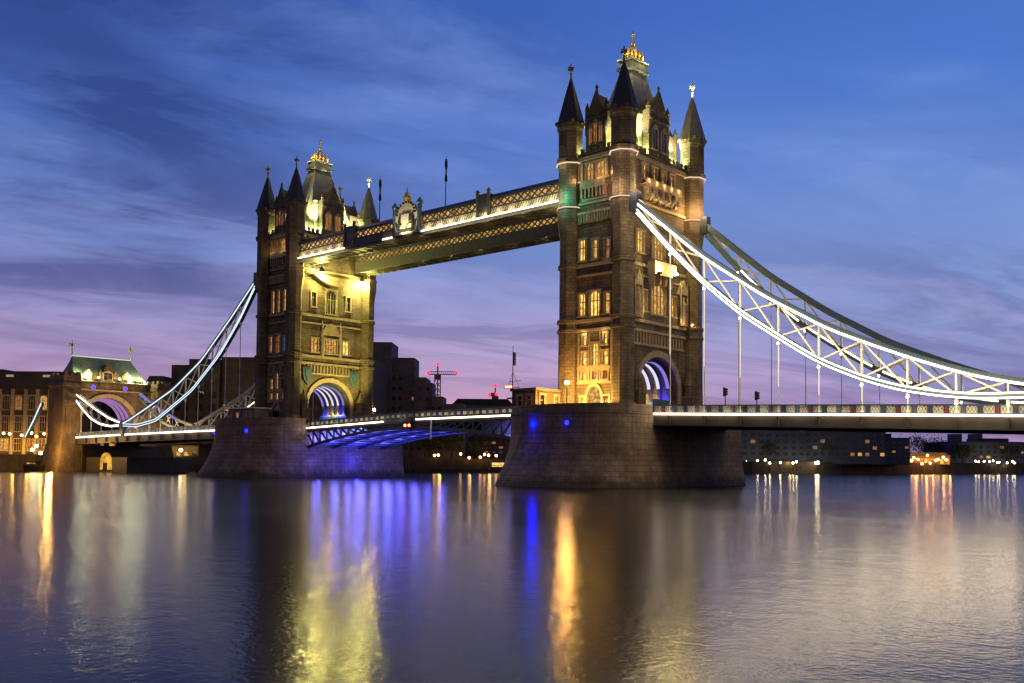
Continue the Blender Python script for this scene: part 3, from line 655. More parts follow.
# ------------------------------------------------------------------ high walkways
def walkway(y0, y1, label, front):
    x0, x1 = FAR + 5.6, NEAR - 5.6; zb, zt = 43.4, 47.7
    K = thing('high_walkway', label, 'walkway', ((x0 + x1) / 2, (y0 + y1) / 2, zb))
    g = M(); g.box(x0, x1, y0 + .15, y1 - .15, zb, zb + .3); g.box(x0, x1, y0, y0 + .35, zb - .15, zb + .55); g.box(x0, x1, y1 - .35, y1, zb - .15, zb + .55)
    n = 32
    for i in range(n + 1):
        x = x0 + (x1 - x0) * i / n; g.box(x - .12, x + .12, y0 + .35, y1 - .35, zb - .12, zb)
    for i in range(n):
        xa, xb = x0 + (x1 - x0) * i / n, x0 + (x1 - x0) * (i + 1) / n; g.bar((xa, y0 + .3, zb - .16), (xb, y1 - .3, zb - .16), .16, .1)
    g.build('floor_girder', WALKST, K)
    r = M(); r.loft([[(x, y0 - .15, zt - .75), (x, y1 + .15, zt - .75), (x, y1 - .6, zt), (x, y0 + .6, zt)] for x in (x0, x1)]); r.box(x0, x1, y0 - .22, y0, zt - 1., zt - .74); r.box(x0, x1, y1, y1 + .22, zt - 1., zt - .74); r.build('roof', ROOFM, K)
    for yy, sg in ((y0, -1), (y1, 1)):
        lt = M(); lz0, lz1 = (zb + 2.05, zt - 1.05) if sg * 1 < 0 else (zb + 2.0, zt - .9)
        lt.box(x0, x1, yy - .1, yy + .1, lz0 - .18, lz0); lt.box(x0, x1, yy - .1, yy + .1, lz1, lz1 + .14)
        k = 48; st_ = (x1 - x0) / k
        for i in range(k):
            xa = x0 + i * st_; lt.bar((xa, yy, lz0), (xa + st_, yy, lz1), .22, .14, (0, 1, 0)); lt.bar((xa, yy + .02 * sg, lz1), (xa + st_, yy + .02 * sg, lz0), .22, .14, (0, 1, 0))
        if (sg < 0) != front: lt.box(x0, x1, yy - .06, yy + .06, zb + .55, lz0 - .18)
        lt.build('lattice', WALKST, K)
    gl = M(); gl.box(x0, x1, y0 + .5, y0 + .56, zb + 1.9, zt - 1.0); gl.box(x0, x1, y1 - .56, y1 - .5, zb + 1.9, zt - .9); gl.build('lit_glazing', LAT_GLOW if front else LAT_GLOW2, K)
    if front:
        # sloping fascia that carries the light strip
        fa = M(); fa.loft([[(x, y0 - .05, zb + .5), (x, y0 - .22, zb + .5), (x, y0 - .05, zb + 1.85), (x, y0 + .1, zb + 1.85)] for x in (x0, x1)]); fa.build('fascia', CREAM, K)
        ls = M()
        for xa, xb in ((x0, -60.6), (-49.4, -46.4), (-38.9, x1)):
            M().box(xa, xb, y0 - .34, y0 - .26, zb + .36, zb + .62).build('light_strip', STRIP_S, K)
        for xa, xb in ((-60.6, -49.4), (-46.4, -38.9)): M().box(xa, xb, y0 - .3, y0 - .23, zb + .4, zb + 1.9).build('dark_fascia', DARKST, K)
        for xa, xb in ((x0, -60.6), (-49.4, -46.4), (-38.9, x1)):
            sl = M(); nseg = int((xb - xa) / .55)
            for i in range(nseg):
                x = xa + (xb - xa) * (i + .3) / nseg; sl.bar((x, y0 - .24, zb + .62), (x + .45, y0 - .08, zb + 1.8), .08, .08)
            sl.bar((xa, y0 - .09, zb + 1.82), (xb, y0 - .09, zb + 1.82), .1); sl.build('fascia_rib', WALKST, K)
        n = 24
        for i in range(n):
            x = x0 + 3 + (x1 - x0 - 6) * i / (n - 1)
            if -60.6 < x < -38: continue
            lamp('fascia_fill', K, (x, y0 - .95, zb + .75), 105, (1, .8, .45), .2)  # fill lamps hung off the fascia, added for the strip's wash
        # heraldic panel
        pm = M(); pm.box(-45.7, -39.4, y0 - .55, y0 + .1, zb + .5, zb + 4.2)
        n = 10; pm.prism([(-45.2, zb + 4.2)] + [(-42.55 - 2.65 * math.cos(math.pi * i / n), zb + 4.2 + 2.2 * math.sin(math.pi * i / n)) for i in range(n + 1)] + [(-39.9, zb + 4.2)], 0, .4, lambda u, n_, z: (u, y0 - .5 + n_, z))
        hp = pm.build('heraldic_panel', CREAM, K)
        for x in (-45.9, -39.2):
            M().lathe((x, y0 - .35), [(.42, zb + .3), (.42, zb + 5.4), (.6, zb + 5.6), (.6, zb + 6.0), (.3, zb + 6.2), (.12, zb + 6.6)], 8).build('post', BLUE, hp)
        sm = M(); sm.prism([(-43.6, zb + 4.), (-41.5, zb + 4.), (-41.5, zb + 2.6), (-42.55, zb + 1.5), (-43.6, zb + 2.6)], 0, .3, lambda u, n_, z: (u, y0 - .6 - n_, z)); sm.build('shield', CREAM, hp)
        gm_ = M()
        for s_ in (-1, 1):                               # two rampant supporters and scroll
            c = -42.55 + s_ * 1.95
            for p, q_, w in (((c, 1.3), (c - s_ * .2, 3.), .5), ((c - s_ * .2, 3.), (c - s_ * .5, 3.9), .42), ((c, 2.6), (c - s_ * .8, 3.2), .22), ((c, 2.2), (c - s_ * .8, 2.4), .22), ((c, 1.3), (c - s_ * .5, .9), .26), ((c + s_ * .2, 1.4), (c + s_ * .7, 2.8), .14)):
                gm_.bar((p[0], y0 - .68, zb + p[1]), (q_[0], y0 - .68, zb + q_[1]), w, .3)
        gm_.prism([(-44.6, zb + .9), (-40.5, zb + .9), (-40.9, zb + 1.3), (-44.2, zb + 1.3)], 0, .3, lambda u, n_, z: (u, y0 - .6 - n_, z))
        for i in range(11):
            a = math.pi * i / 10; gm_.ball((-42.55 - 2.4 * math.cos(a), y0 - .7, zb + 4.2 + 2. * math.sin(a)), .24, 6, 4)
        gm_.build('supporters', DARKST, hp); gm_ = M(); gm_.lathe((-42.55, y0 - .4), [(.7, zb + 6.3), (.85, zb + 7.), (.4, zb + 7.4), (.5, zb + 7.8), (.12, zb + 8.1), (.1, zb + 8.7), (.02, zb + 9.)], 8); gm_.build('gilded_crest', GOLD, hp)
        lamp('crest_flood', hp, (-42.55, y0 - 3.2, zb - .3), 1700, (1, .88, .55), .3, 100, (-42.55, y0, zb + 4.5))
        # small pavilions breaking the roofline
        for xa, xb in ((-24.9, -22.3), (-60.6, -57.8)):
            pv = M(); pv.box(xa, xb, y0 - .28, y1, zb + 1.4, zt + .15); 
            for x in (xa, xb): pv.lathe((x, y0 - .25), [(.3, zb + .6), (.3, zt + .5), (.42, zt + .6), (.1, zt + 1.)], 6)
            pv.build('pavilion', WALKST, K)
    for i in range(9):
        x = x0 + 3 + (x1 - x0 - 6) * i / 8
        lamp('soffit_fill', K, (x, (y0 + y1) / 2, zb - 1.3), 48 + (120 if i == 0 else 0) + (230 if i == 8 else 0), (1, .66, .2), .15)  # fill lamps added below the floor in place of the tower floods
    return K
WK1 = walkway(-9.4, -5.6, 'high lattice walkway with the bright light strip and the gilded coat of arms', True)
WK2 = walkway(5.6, 9.4, 'high lattice walkway seen lower and behind the other one, without a light strip', False)
for (x, z0, z1, lb) in ((-35., 47.9, 57.1, 'tall thin flagpole with a furled flag standing on the walkway roof between crest and pavilion'), (-53., 47.9, 56.8, 'thin flagpole with a furled flag between the yellow-lit tower and the walkway crest')):
    F = thing('flagpole', lb, 'flagpole', (x, -7.5, z0))
    M().tube((x, -7.5, z0 - .3), (x, -7.5, z1), .1, 6, .05).build('pole', BLACK, F)
    fm = M(); zz = [z1 - 4.6 + i * .5 for i in range(9)]
    fm.loft([[(x + .05 + (.20 + .10 * math.sin(i * 1.3)) * math.cos(a), -7.5 + (.20 + .08 * math.cos(i)) * math.sin(a), z) for a in [k * 1.0472 for k in range(6)]] for i, z in enumerate(zz)]); fm.build('flag', FLAGM, F)

# ------------------------------------------------------------------ suspension chains
S_TOP = [(6.6, 42.), (8.25, 40.7), (13.7, 36.06), (18.96, 31.7), (25, 27.6), (28.2, 25.4), (33.3, 22.5), (37.2, 20.25), (41.6, 18.35), (46.1, 16.5), (49.3, 15.3), (52.4, 14.2), (55.4, 13.3), (59.7, 12.3), (65.7, 11.6)]
S_BOT = [(6.6, 41.2), (7.8, 40.), (13.7, 33.56), (18.96, 28.4), (25, 23.4), (30.3, 19.9), (33.3, 18.), (36.1, 16.3), (41.6, 13.9), (46.1, 12.5), (50.3, 11.7), (54.3, 11.2), (59.7, 11.1), (65.7, 11.4)]
N_TOP = [(6.6, 42.), (8.6, 40.4), (16.6, 34.2), (28.9, 25.4), (41.1, 19.5), (53.5, 15.5), (63.1, 12.6), (65.7, 12.1)]
N_BOT = [(6.6, 41.), (8.7, 38.95), (13., 33.8), (21, 26.5), (32.5, 19.), (48.5, 12.6), (57.7, 11.5), (65.7, 11.8)]
NODES = [13.65 + 5.56 * k for k in range(9)]
def chain(mirror, y, label, top, bot, style):
    X = (lambda s: -SPAN - s) if mirror else (lambda s: s)
    so_ = -1 if y < 0 else 1
    K = thing('suspension_chain', label, 'suspension chain', (X(65.7), y, 11.6))
    ss = [8.0 + (65.7 - 8.0) * i / 44 for i in range(45)]
    tp = [(X(s), y, smooth_tab(top, s)) for s in ss]; bt = [(X(s), y, smooth_tab(bot, s)) for s in ss]
    chord_mat = BLUE if mirror or so_ > 0 else WHITE
    dz_ = .85 if not mirror else .8
    M().sweep([(a, b, c + .2) for a, b, c in tp], .75, dz_).build('top_chord', BLUE, K)
    M().sweep(bt, .75, dz_).build('bottom_chord', BLUE, K)
    br = M()
    nodes = [8.4] + NODES + [64.2]
    for a, b in zip(nodes[:-1], nodes[1:]):
        ta, tb, ba, bb = smooth_tab(top, a), smooth_tab(top, b), smooth_tab(bot, a), smooth_tab(bot, b)
        if ta - ba > .9 or tb - bb > .9:
            br.bar((X(a), y - .1, ta), (X(b), y - .1, bb), .18, .22); br.bar((X(a), y + .1, ba), (X(b), y + .1, tb), .18, .22)
    br.build('diagonal_brace', WHITE, K)
    for s in NODES:
        if smooth_tab(top, s) - smooth_tab(bot, s) > .7:
            M().bar((X(s), y, smooth_tab(bot, s) + .2), (X(s), y, smooth_tab(top, s)), .3, .24, (1, 0, 0)).build('vertical_brace', WHITE, K)
    bo = so_ * .40
    nl = 3 if not mirror else 1
    for a, b in zip(nodes[:-1], nodes[1:]):
        for i in range(nl):
            s_ = a + (b - a) * (i + .5) / nl; hgt = smooth_tab(top, s_) - smooth_tab(bot, s_)
            if hgt > 1.2: lamp('truss_fill', K, (X(s_), y + so_ * 3.6, smooth_tab(bot, s_) + hgt * .4), (270 if not mirror else 90) * (1 if style else .6), (1, .78, .46), .8)  # lamps added out in the air, lighting the braces and the water
    if style:
        mt, mb_ = style
        M().sweep([(a, y + bo, c - .02) for a, b, c in tp], .08, .24 if not mirror else .3).build('light_strip', mt, K)
        M().sweep([(a, y + bo, c + .27) for a, b, c in bt], .08, .15 if not mirror else .2).build('light_strip', mb_, K)
        M().sweep([(a, y + bo, c - .27) for a, b, c in bt], .08, .15 if not mirror else .2).build('light_strip', mb_, K)
    else:                                                 # inner strips, one length per panel
        for a, b in zip(nodes[1:-1], nodes[2:]):
            a2, b2 = a + .6, b - .9
            pts = [(X(a2 + (b2 - a2) * i / 4), y - so_ * .42, smooth_tab(bot, a2 + (b2 - a2) * i / 4) + .2) for i in range(5)]
            M().sweep(pts, .08, .26).build('light_strip', STRIP_S, K)
    # hangers from the lower chord to the deck
    for s in NODES:
        zb = smooth_tab(bot, s) - .35; zr = road(X(s)) + .3
        if zb - zr < .6: 
            M().lathe((X(s), y), [(.25, zr), (.25, zr + .2), (.5, zb + .1)], 8).build('hanger', WHITE, K); continue
        h = M(); h.lathe((X(s), y), [(.16, zr), (.16, zr + .8), (.075, zr + 1.), (.075, zb - .9), (.22, zb - .7), (.3, zb)], 8); hg = h.build('hanger', WHITE, K)
        if style and not mirror:
            hs = M(); hs.lathe((X(s), y + so_ * .13), [(.035, zr + (zb - zr) * .35), (.035, zb - .8)], 6); hs.build('light_strip', STRIP_H, hg); M().ball((X(s), y + so_ * .2, zb - .6), .17, 8, 5).build('lamp', STRIP_W, hg)  # glowing line added for the light that falls down the rod
        elif not style:
            M().ball((X(s), y - .3, zb - .3), .16, 8, 5).build('lamp', STRIP_W, hg)
    # saddle at the tower, joint pin over the deck
    M().box(X(7.2) - 1.0, X(7.2) + 1.0, y - .6, y + .6, 40.0, 42.7).build('saddle', NAVY, K)
    j = M(); j.tube((X(65.7), y - .7, 11.7), (X(65.7), y + .7, 11.7), .85, 14); j.box(X(65.7) - .7, X(65.7) + .7, y - .5, y + .5, road(X(65.7)), 11.2); j.build('joint', BLUE, K)
    return K
chain(False, -9.6, 'brightest suspension chain, lit white along both chords beside the larger tower', S_TOP, S_BOT, (STRIP_W, STRIP_W))
chain(False, 9.25, 'dark-topped suspension chain behind the brightest chain at the larger tower', S_TOP, S_BOT, None)
chain(True, -9.6, 'pale blue lit suspension chain falling from the yellow-lit tower towards the gatehouse', N_TOP, N_BOT, (STRIP_C, STRIP_C))
chain(True, 9.25, 'suspension chain on the downstream side between the yellow-lit tower and the gatehouse', N_TOP, N_BOT, None)
# short land-side chains up to the north gatehouse
BT = [(-148.2, 12.2), (-155, 13.6), (-163, 16.2), (-170, 18.8), (-177.5, 21.6)]
BB = [(-148.2, 11.7), (-154.6, 11.6), (-160, 12.3), (-165, 13.7), (-170.7, 16.6), (-177.5, 20.9)]
for y, lb in ((-9.6, 'short bright white chain rising from the deck joint to the gatehouse corner pillar'), (9.25, 'short chain rising to the far corner pillar of the gatehouse')):
    K = thing('short_chain', lb, 'suspension chain', (-148.2, y, 11.6)); so_ = -1 if y < 0 else 1
    xs = [-148.2 - 29.3 * i / 20 for i in range(21)]
    tp = [(x, y, interp(BT[::-1], x)) for x in xs]; bt = [(x, y, interp(BB[::-1], x)) for x in xs]
    M().sweep(tp, .7, .7).build('top_chord', BLUE, K); M().sweep(bt, .7, .7).build('bottom_chord', BLUE, K)
    br = M()
    for i in range(2, 19, 3): br.bar(tp[i], bt[i + 2], .2); br.bar(bt[i], tp[i + 2], .2)
    br.build('diagonal_brace', WHITE, K)
    if y < 0:
        M().sweep([(a, y - .4, c) for a, b, c in tp], .08, .4).build('light_strip', STRIP_S, K); M().sweep([(a, y - .4, c) for a, b, c in bt], .08, .45).build('light_strip', STRIP_S, K)
    else: M().sweep([(a, y - .4, c) for a, b, c in tp[6:]], .08, .5).build('light_strip', STRIP_V, K)
    for i in (4, 8, 12, 16): M().tube((xs[i], y, road(xs[i])), (xs[i], y, bt[i][2]), .11).build('hanger', WHITE, K)

# ------------------------------------------------------------------ decks
def deck(x0, x1, label, bays, depth):
    D = thing('side_span', label, 'bridge deck', ((x0 + x1) / 2, 0, road((x0 + x1) / 2)))
    n = 24; xs = [x0 + (x1 - x0) * i / n for i in range(n + 1)]
    sl = M(); sl.loft([[(x, -9.3, road(x) - .3), (x, 9.3, road(x) - .3), (x, 9.3, road(x) + .12), (x, -9.3, road(x) + .12)] for x in xs]); sl.build('roadway', ASPH, D)
    gi = M()
    for y in (-9.45, 9.45): gi.loft([[(x, y - .2, road(x) - depth), (x, y + .2, road(x) - depth), (x, y + .2, road(x) - .12), (x, y - .2, road(x) - .12)] for x in xs])
    for y in (-9.75, 9.75): gi.loft([[(x, y - .25, road(x) - depth - .14), (x, y + .25, road(x) - depth - .14), (x, y + .25, road(x) - depth), (x, y - .25, road(x) - depth)] for x in xs])
    for k in range(int((x1 - x0) / 5.56)):
        x = x0 + 2.9 + k * 5.56; gi.box(x - .2, x + .2, -9.2, 9.2, road(x) - depth + .3, road(x) - .31); gi.box(x - .18, x + .18, -9.98, -9.66, road(x) - depth + .05, road(x) - .3)
    gi.build('girder', DARKST, D)
    if bays:
        for a, b in bays:
            st_ = M(); st_.loft([[(x, -9.92, road(x) - .12), (x, -9.70, road(x) - .12), (x, -9.70, road(x) + .12), (x, -9.92, road(x) + .12)] for x in [a + (b - a) * i / 12 for i in range(13)]])
            st_.build('light_strip', STRIP_D, D)
    for y in (-9.6, 9.6):
        pr = M(); pr.loft([[(x, y - .16, road(x) + 1.12), (x, y + .16, road(x) + 1.12), (x, y + .16, road(x) + 1.28), (x, y - .16, road(x) + 1.28)] for x in xs]); pr.loft([[(x, y - .14, road(x) + .12), (x, y + .14, road(x) + .12), (x, y + .14, road(x) + .26), (x, y - .14, road(x) + .26)] for x in xs])
        step = 1.853; k = int((x1 - x0) / step); rdm = M(); pan = M(); fr = M()
        for i in range(k + 1):
            x = x0 + i * step; z = road(x)
            pr.box(x - .3, x + .3, y - .18, y + .18, z + .26, z + 1.13)
            if x0 > 0 and i % 3 == 1: rdm.prism([(x - .22, z + .3), (x + .22, z + .3), (x + .12, z + .95), (x - .12, z + .95)], y - .26, y + .26, lambda u, n, z: (u, n, z))
            if i < k:
                xa, xb = x + .34, x + step - .34; fy = y - .075 if y < 0 else y + .075
                for j in range(3):
                    u0, u1 = xa + (xb - xa) * j / 3, xa + (xb - xa) * (j + 1) / 3
                    fr.bar((u0, fy, z + .34), (u1, fy, z + 1.06), .045, .05, (0, 1, 0)); fr.bar((u0, fy, z + 1.06), (u1, fy, z + .34), .045, .05, (0, 1, 0))
        pan.loft([[(x, y - .05, road(x) + .24), (x, y + .05, road(x) + .24), (x, y + .05, road(x) + 1.14), (x, y - .05, road(x) + 1.14)] for x in xs])
        fr.build('parapet_fretwork', BLUE, D)
        pr.build('parapet_rail', NAVY if x0 > 0 else BLUE, D); pan.build('parapet_panel', CREAM, D)
        if x0 > 0: rdm.build('shield', RED, D)
    # fill lamps added outside the parapet to brighten its panels
    for k in range(int((x1 - x0) / 5)):
        x = x0 + 2 + 5 * k; lamp('parapet_fill', D, (x, -11.2, road(x) + .5), 55, (1, .84, .6), .5)
    return D
deck(10.7, 104, 'long lit side span deck with pale fretwork parapet under the brightest chain', [(10.8, 104)], 1.5)
deck(-176.5, -93.2, 'side span deck with chequered lit parapet between gatehouse and the more distant pier', [(-146.6, -93.4), (-176, -149.2)], 1.7)

def bascule(xp, xm, label, strip, blue):
    sgn = 1 if xm > xp else -1
    D = thing('bascule_leaf', label, 'drawbridge leaf', (xp, 0, 9.5))
    n = 14; xs = [xp + (xm - xp) * i / n for i in range(n + 1)]
    def low(x):
        s = abs(x - xp) / abs(xm - xp); return 5.6 + (9.0 - 5.6) * math.sin(min(1, s) * 1.5708) ** .9
    sl = M(); sl.loft([[(x, -9.1, road(x) - .35), (x, 9.1, road(x) - .35), (x, 9.1, road(x) + .12), (x, -9.1, road(x) + .12)] for x in xs]); sl.build('roadway', ASPH, D)
    for y in (-9.2, -3.3, 3.3, 9.2):
        gi = M(); gi.loft([[(x, y - .22, road(x) - .85), (x, y + .22, road(x) - .85), (x, y + .22, road(x) - .25), (x, y - .22, road(x) - .25)] for x in xs])
        gi.sweep([(x, y, low(x) + .3) for x in xs], .5, .55)
        for i in range(0, n, 1):
            xa, xb = xs[i], xs[i + 1]
            if road(xb) - .85 - low(xb) < .35: break
            gi.bar((xa, y, low(xa) + .4), (xa, y, road(xa) - .7), .3, .3, (1, 0, 0)); gi.bar((xa, y, road(xa) - .7), (xb, y, low(xb) + .4), .26, .3, (0, 1, 0))
        gi.build('girder', NAVY, D)
    un = M()
    for i in range(n):
        x = (xs[i] + xs[i + 1]) / 2
        un.bar((xs[i + 1], -9, low(xs[i + 1]) + .36), (xs[i + 1], 9, low(xs[i + 1]) + .36), .26, .3)
    un.build('cross_beam', NAVY, D)
    pl_ = M(); pl_.loft([[(x, -8.9, low(x) + .48), (x, 8.9, low(x) + .48), (x, 8.9, low(x) + .58), (x, -8.9, low(x) + .58)] for x in xs]); pl_.build('soffit_plate', WHITE, D)
    wp = M(); wp.loft([[(x, -6.6, low(x) + .6), (x, -6.5, low(x) + .6), (x, -6.5, road(x) - .4), (x, -6.6, road(x) - .4)] for x in xs[:8]]); wp.build('glow_backing', WHITE, D)  # white plate added behind the truss to catch the blue lamps
    # parapet
    for y in (-9.35, 9.35):
        pr = M()
        for z0, z1 in ((.12, .3), (1.2, 1.4)): pr.loft([[(x, y - .14, road(x) + z0), (x, y + .14, road(x) + z0), (x, y + .14, road(x) + z1), (x, y - .14, road(x) + z1)] for x in xs])
        pan = M(); k = int(abs(xm - xp) / 1.5)
        for i in range(k + 1):
            x = xp + sgn * i * 1.5; z = road(x); pr.box(x - .28, x + .28, y - .14, y + .14, z + .3, z + 1.2)
        pan.loft([[(x, y - .05, road(x) + .5), (x, y + .05, road(x) + .5), (x, y + .05, road(x) + 1.05), (x, y - .05, road(x) + 1.05)] for x in xs])
        pr.build('parapet_rail', NAVY, D); pan.build('parapet_panel', CREAM, D)
    fa = M(); fa.loft([[(x, -9.62, road(x) - .55), (x, -9.45, road(x) - .55), (x, -9.45, road(x) + .14), (x, -9.62, road(x) + .14)] for x in xs]); fa.build('fascia', DARKST, D)
    a, b = strip
    st_ = M(); st_.loft([[(x, -9.72, road(x) - .13), (x, -9.63, road(x) - .13), (x, -9.63, road(x) + .1), (x, -9.72, road(x) + .1)] for x in [a + (b - a) * i / 8 for i in range(9)]]); st_.build('light_strip', STRIP_D, D)
    for i in range(6): x = xp + sgn * (2.5 + i * 5); lamp('parapet_fill', D, (x, -10.9, road(x) + .6), 40, (1, .84, .6), .5)  # fill lamps added beyond the leaf edge, lightening the pale panels
    k = 5 if blue else 4
    for i in range(k):
        x = xp + sgn * (5.5 + i * 4.2)
        for y in (-6.4, 0, 6.4):
            lamp('blue_flood', D, (x, y, low(x) - .75), 480 if blue else (40 if i == 0 else 4), (.13, .12, 1.), .8)
    for i in range(5 if blue else 3):
        x = xp + sgn * (1.2 + i * 3.6)
        lamp('truss_fill', D, (x, -8.0, (low(x) + road(x)) / 2 - .1), 300 if blue else (260, 180, 70)[i], (.17, .17, 1.), .2)
    return D
b1 = bascule(-72.2, -41.4, 'drawbridge leaf glowing blue from below beside the more distant pier', (-71.8, -48.4), True)
b2_ = bascule(-10.3, -41.1, 'drawbridge leaf with lit blue lattice reaching out from the larger pier', (-10.6, -39.6), False)
lamp('blue_flood', P2, (FAR + 13.2, 1, 3.6), 800, (.03, .03, 1.), .4); lamp('blue_flood', P2, (FAR + 12.8, -8, 4.), 200, (.12, .1, 1.), .3)
sg_ = M().box(-42.3, -40.6, -9.9, -9.4, 9.3, 10.9).build('signal_box', BLACK, b1)
for x in (-42.0, -40.9): M().ball((x, -9.98, 9.7), .24).build('signal_lamp', BULB_RED2, sg_)
M().tube((-35.5, -9.75, 7.2), (-35.5, -9.75, 10.6), .16).build('fender_post', WHITE, b2_)

# ------------------------------------------------------------------ things on piers and decks
def street_lamp(x, y, z0, z1, label, mat, power, color, r=.3):
    S = thing('street_lamp', label, 'street lamp', (x, y, z0))
    M().lathe((x, y), [(.22, z0), (.22, z0 + .5), (.11, z0 + .7), (.09, z1 - .45), (.2, z1 - .4), (.2, z1 - .32)], 8).build('post', BLACK, S)
    M().ball((x, y, z1), .3, 10, 6).build('globe', mat, S)
    M().lathe((x, y), [(.26, z1 + .27), (.08, z1 + .42), (.03, z1 + .65)], 8).build('cap', BLACK, S)
    lamp('lamp_glow', S, (x, y - .0, z1 + .0), power, color, .34)
    return S
street_lamp(-1.5, -14., 10.6, 15.1, 'glowing orange lamp on the larger pier beside the tower doorway', BULB_O, 7000, (1, .5, .1), .34)
street_lamp(-77.8, 12., 10.6, 14.5, 'glowing orange lamp on the more distant pier beyond the archway', BULB_O, 3500, (1, .5, .1))
street_lamp(-174.9, -11.4, 8.6, 10.3, 'bright white lamp at the foot of the gatehouse pillar, at the deck end', BULB_W, 1500, (1, .62, .2))
for x, z, lb in ((21.6, 13.2, 'dark traffic signal on the deck just outside the larger tower archway'), (26.4, 12.5, 'dark traffic signal on the deck farther from the larger tower')):
    S = thing('traffic_light', lb, 'traffic light', (x, -8.2, road(x) + .12)); z0 = road(x) + .12
    M().tube((x, -8.2, z0), (x, -8.2, z + .3), .07).build('post', BLACK, S)
    hd = M().box(x - .15, x + .15, -8.35, -8.05, z - .6, z + .45)
    for k in range(3): hd.tube((x + .13, -8.2, z - .42 + k * .32), (x + .36, -8.2, z - .38 + k * .32), .13, 8)
    hd.box(x - .21, x - .15, -8.42, -7.98, z - .68, z + .53); hd.build('signal_head', BLACK, S)
# control cabin on the near pier and its mast
C1 = thing('control_cabin', 'small stone control cabin with flat roof on the larger pier beside the mast', 'cabin', (-8.9, -13.4, 10.6))
CX0, CX1, CY0, CY1 = -10.2, -5.6, -16.3, -9.8
Tc = lambda u, n, z: (CX0 + u, CY0 - n, z)
Te = lambda u, n, z: (CX1 + n, CY0 + u, z)
cb = M(); Hs = [(1.0, 2.0, 11.6, 13.3), (2.9, 3.8, 11.6, 13.3)]; He = [(.9, 2.0, 11.4, 13.4), (4.2, 5.4, 11.4, 13.4)]
panel(cb, Tc, 0, CX1 - CX0, 10.6, 14.0, Hs, .3); panel(cb, Te, 0, CY1 - CY0, 10.6, 14.0, He, .3)
cb.add([(CX0, CY0, 10.6), (CX0, CY1, 10.6), (CX0, CY1, 14.), (CX0, CY0, 14.)], [(0, 1, 2, 3)]); cb.add([(CX0, CY1, 10.6), (CX1, CY1, 10.6), (CX1, CY1, 14.), (CX0, CY1, 14.)], [(0, 1, 2, 3)])
cb.build('wall', WARMB, C1); M().box(CX0 - .3, CX1 + .35, CY0 - .3, CY1 + .3, 14.0, 14.4).build('roof', CONC, C1)
for h in Hs: window(C1, Tc, h, GLD, out=.1, base=-.22)
for h in He: window(C1, Te, h, GLD, out=.1, base=-.22)
MA = thing('signal_mast', 'thin dark mast with yards and a small flag on the larger pier edge', 'mast', (-10.6, -15.9, 10.6))
mm = M(); mm.tube((-10.6, -15.9, 10.6), (-10.6, -15.9, 21.0), .11, 8, .04); mm.bar((-12.4, -15.9, 14.6), (-9.2, -15.9, 14.6), .09); mm.bar((-11.3, -15.9, 15.6), (-8.9, -15.9, 15.6), .07); mm.bar((-10.6, -15.9, 17), (-11.6, -15.9, 14.6), .04); mm.bar((-10.6, -15.9, 17), (-9.2, -15.9, 14.6), .04)
mm.box(-11.2, -10., -16.5, -15.3, 12.9, 13.1); mm.build('pole', BLACK, MA)
M().box(-10.6, -10.38, -15.93, -15.47, 18.0, 20.).build('flag', FLAGM, MA)
M().box(-12.2, -11.4, -15.8, -15.2, 14.65, 14.95).build('lamp', BULB_RED2, MA)
# cabin with scaffolding on the far pier
C2 = thing('control_cabin', 'pale prefabricated cabin with railings on the more distant pier', 'cabin', (-84, -14, 10.6))
cb = M(); cb.box(-89.5, -80.2, -16.0, -12.6, 10.6, 13.6); cb.build('wall', CONC, C2); M().box(-89.9, -79.8, -16.4, -12.3, 13.6, 13.85).build('roof', WHITE, C2)
rl = M()
for i in range(8): x = -89.6 + i * 1.4; rl.bar((x, -16.2, 13.85), (x, -16.2, 15.), .07)
rl.bar((-89.7, -16.2, 15.), (-79.8, -16.2, 15.), .07); rl.bar((-89.7, -16.2, 14.4), (-79.8, -16.2, 14.4), .06); rl.build('railing', WHITE, C2)
for x in (-88.5, -86, -83.2, -81.6): window(C2, lambda u, n, z, x=x: (x + u, -16.0 - n, z), (-.5, .5, 11.6, 12.9), PANE_LO if x == -86 else GLD, out=.08, base=.06)
C3 = thing('storage_hut', 'low storage hut at the west shoulder of the more distant pier', 'hut', (-92., -11, 10.6))
M().box(-92.6, -90.2, -13.6, -10, 10.6, 12.6).build('wall', CONC, C3); M().prism([(-92.8, 12.6), (-90., 12.6), (-91.4, 13.3)], -13.8, -9.8, lambda u, n, z: (u, n, z)).build('roof', TILE, C3); M().box(-91.8, -91., -13.66, -13.6, 10.7, 12.3).build('door', TEAL, C3)

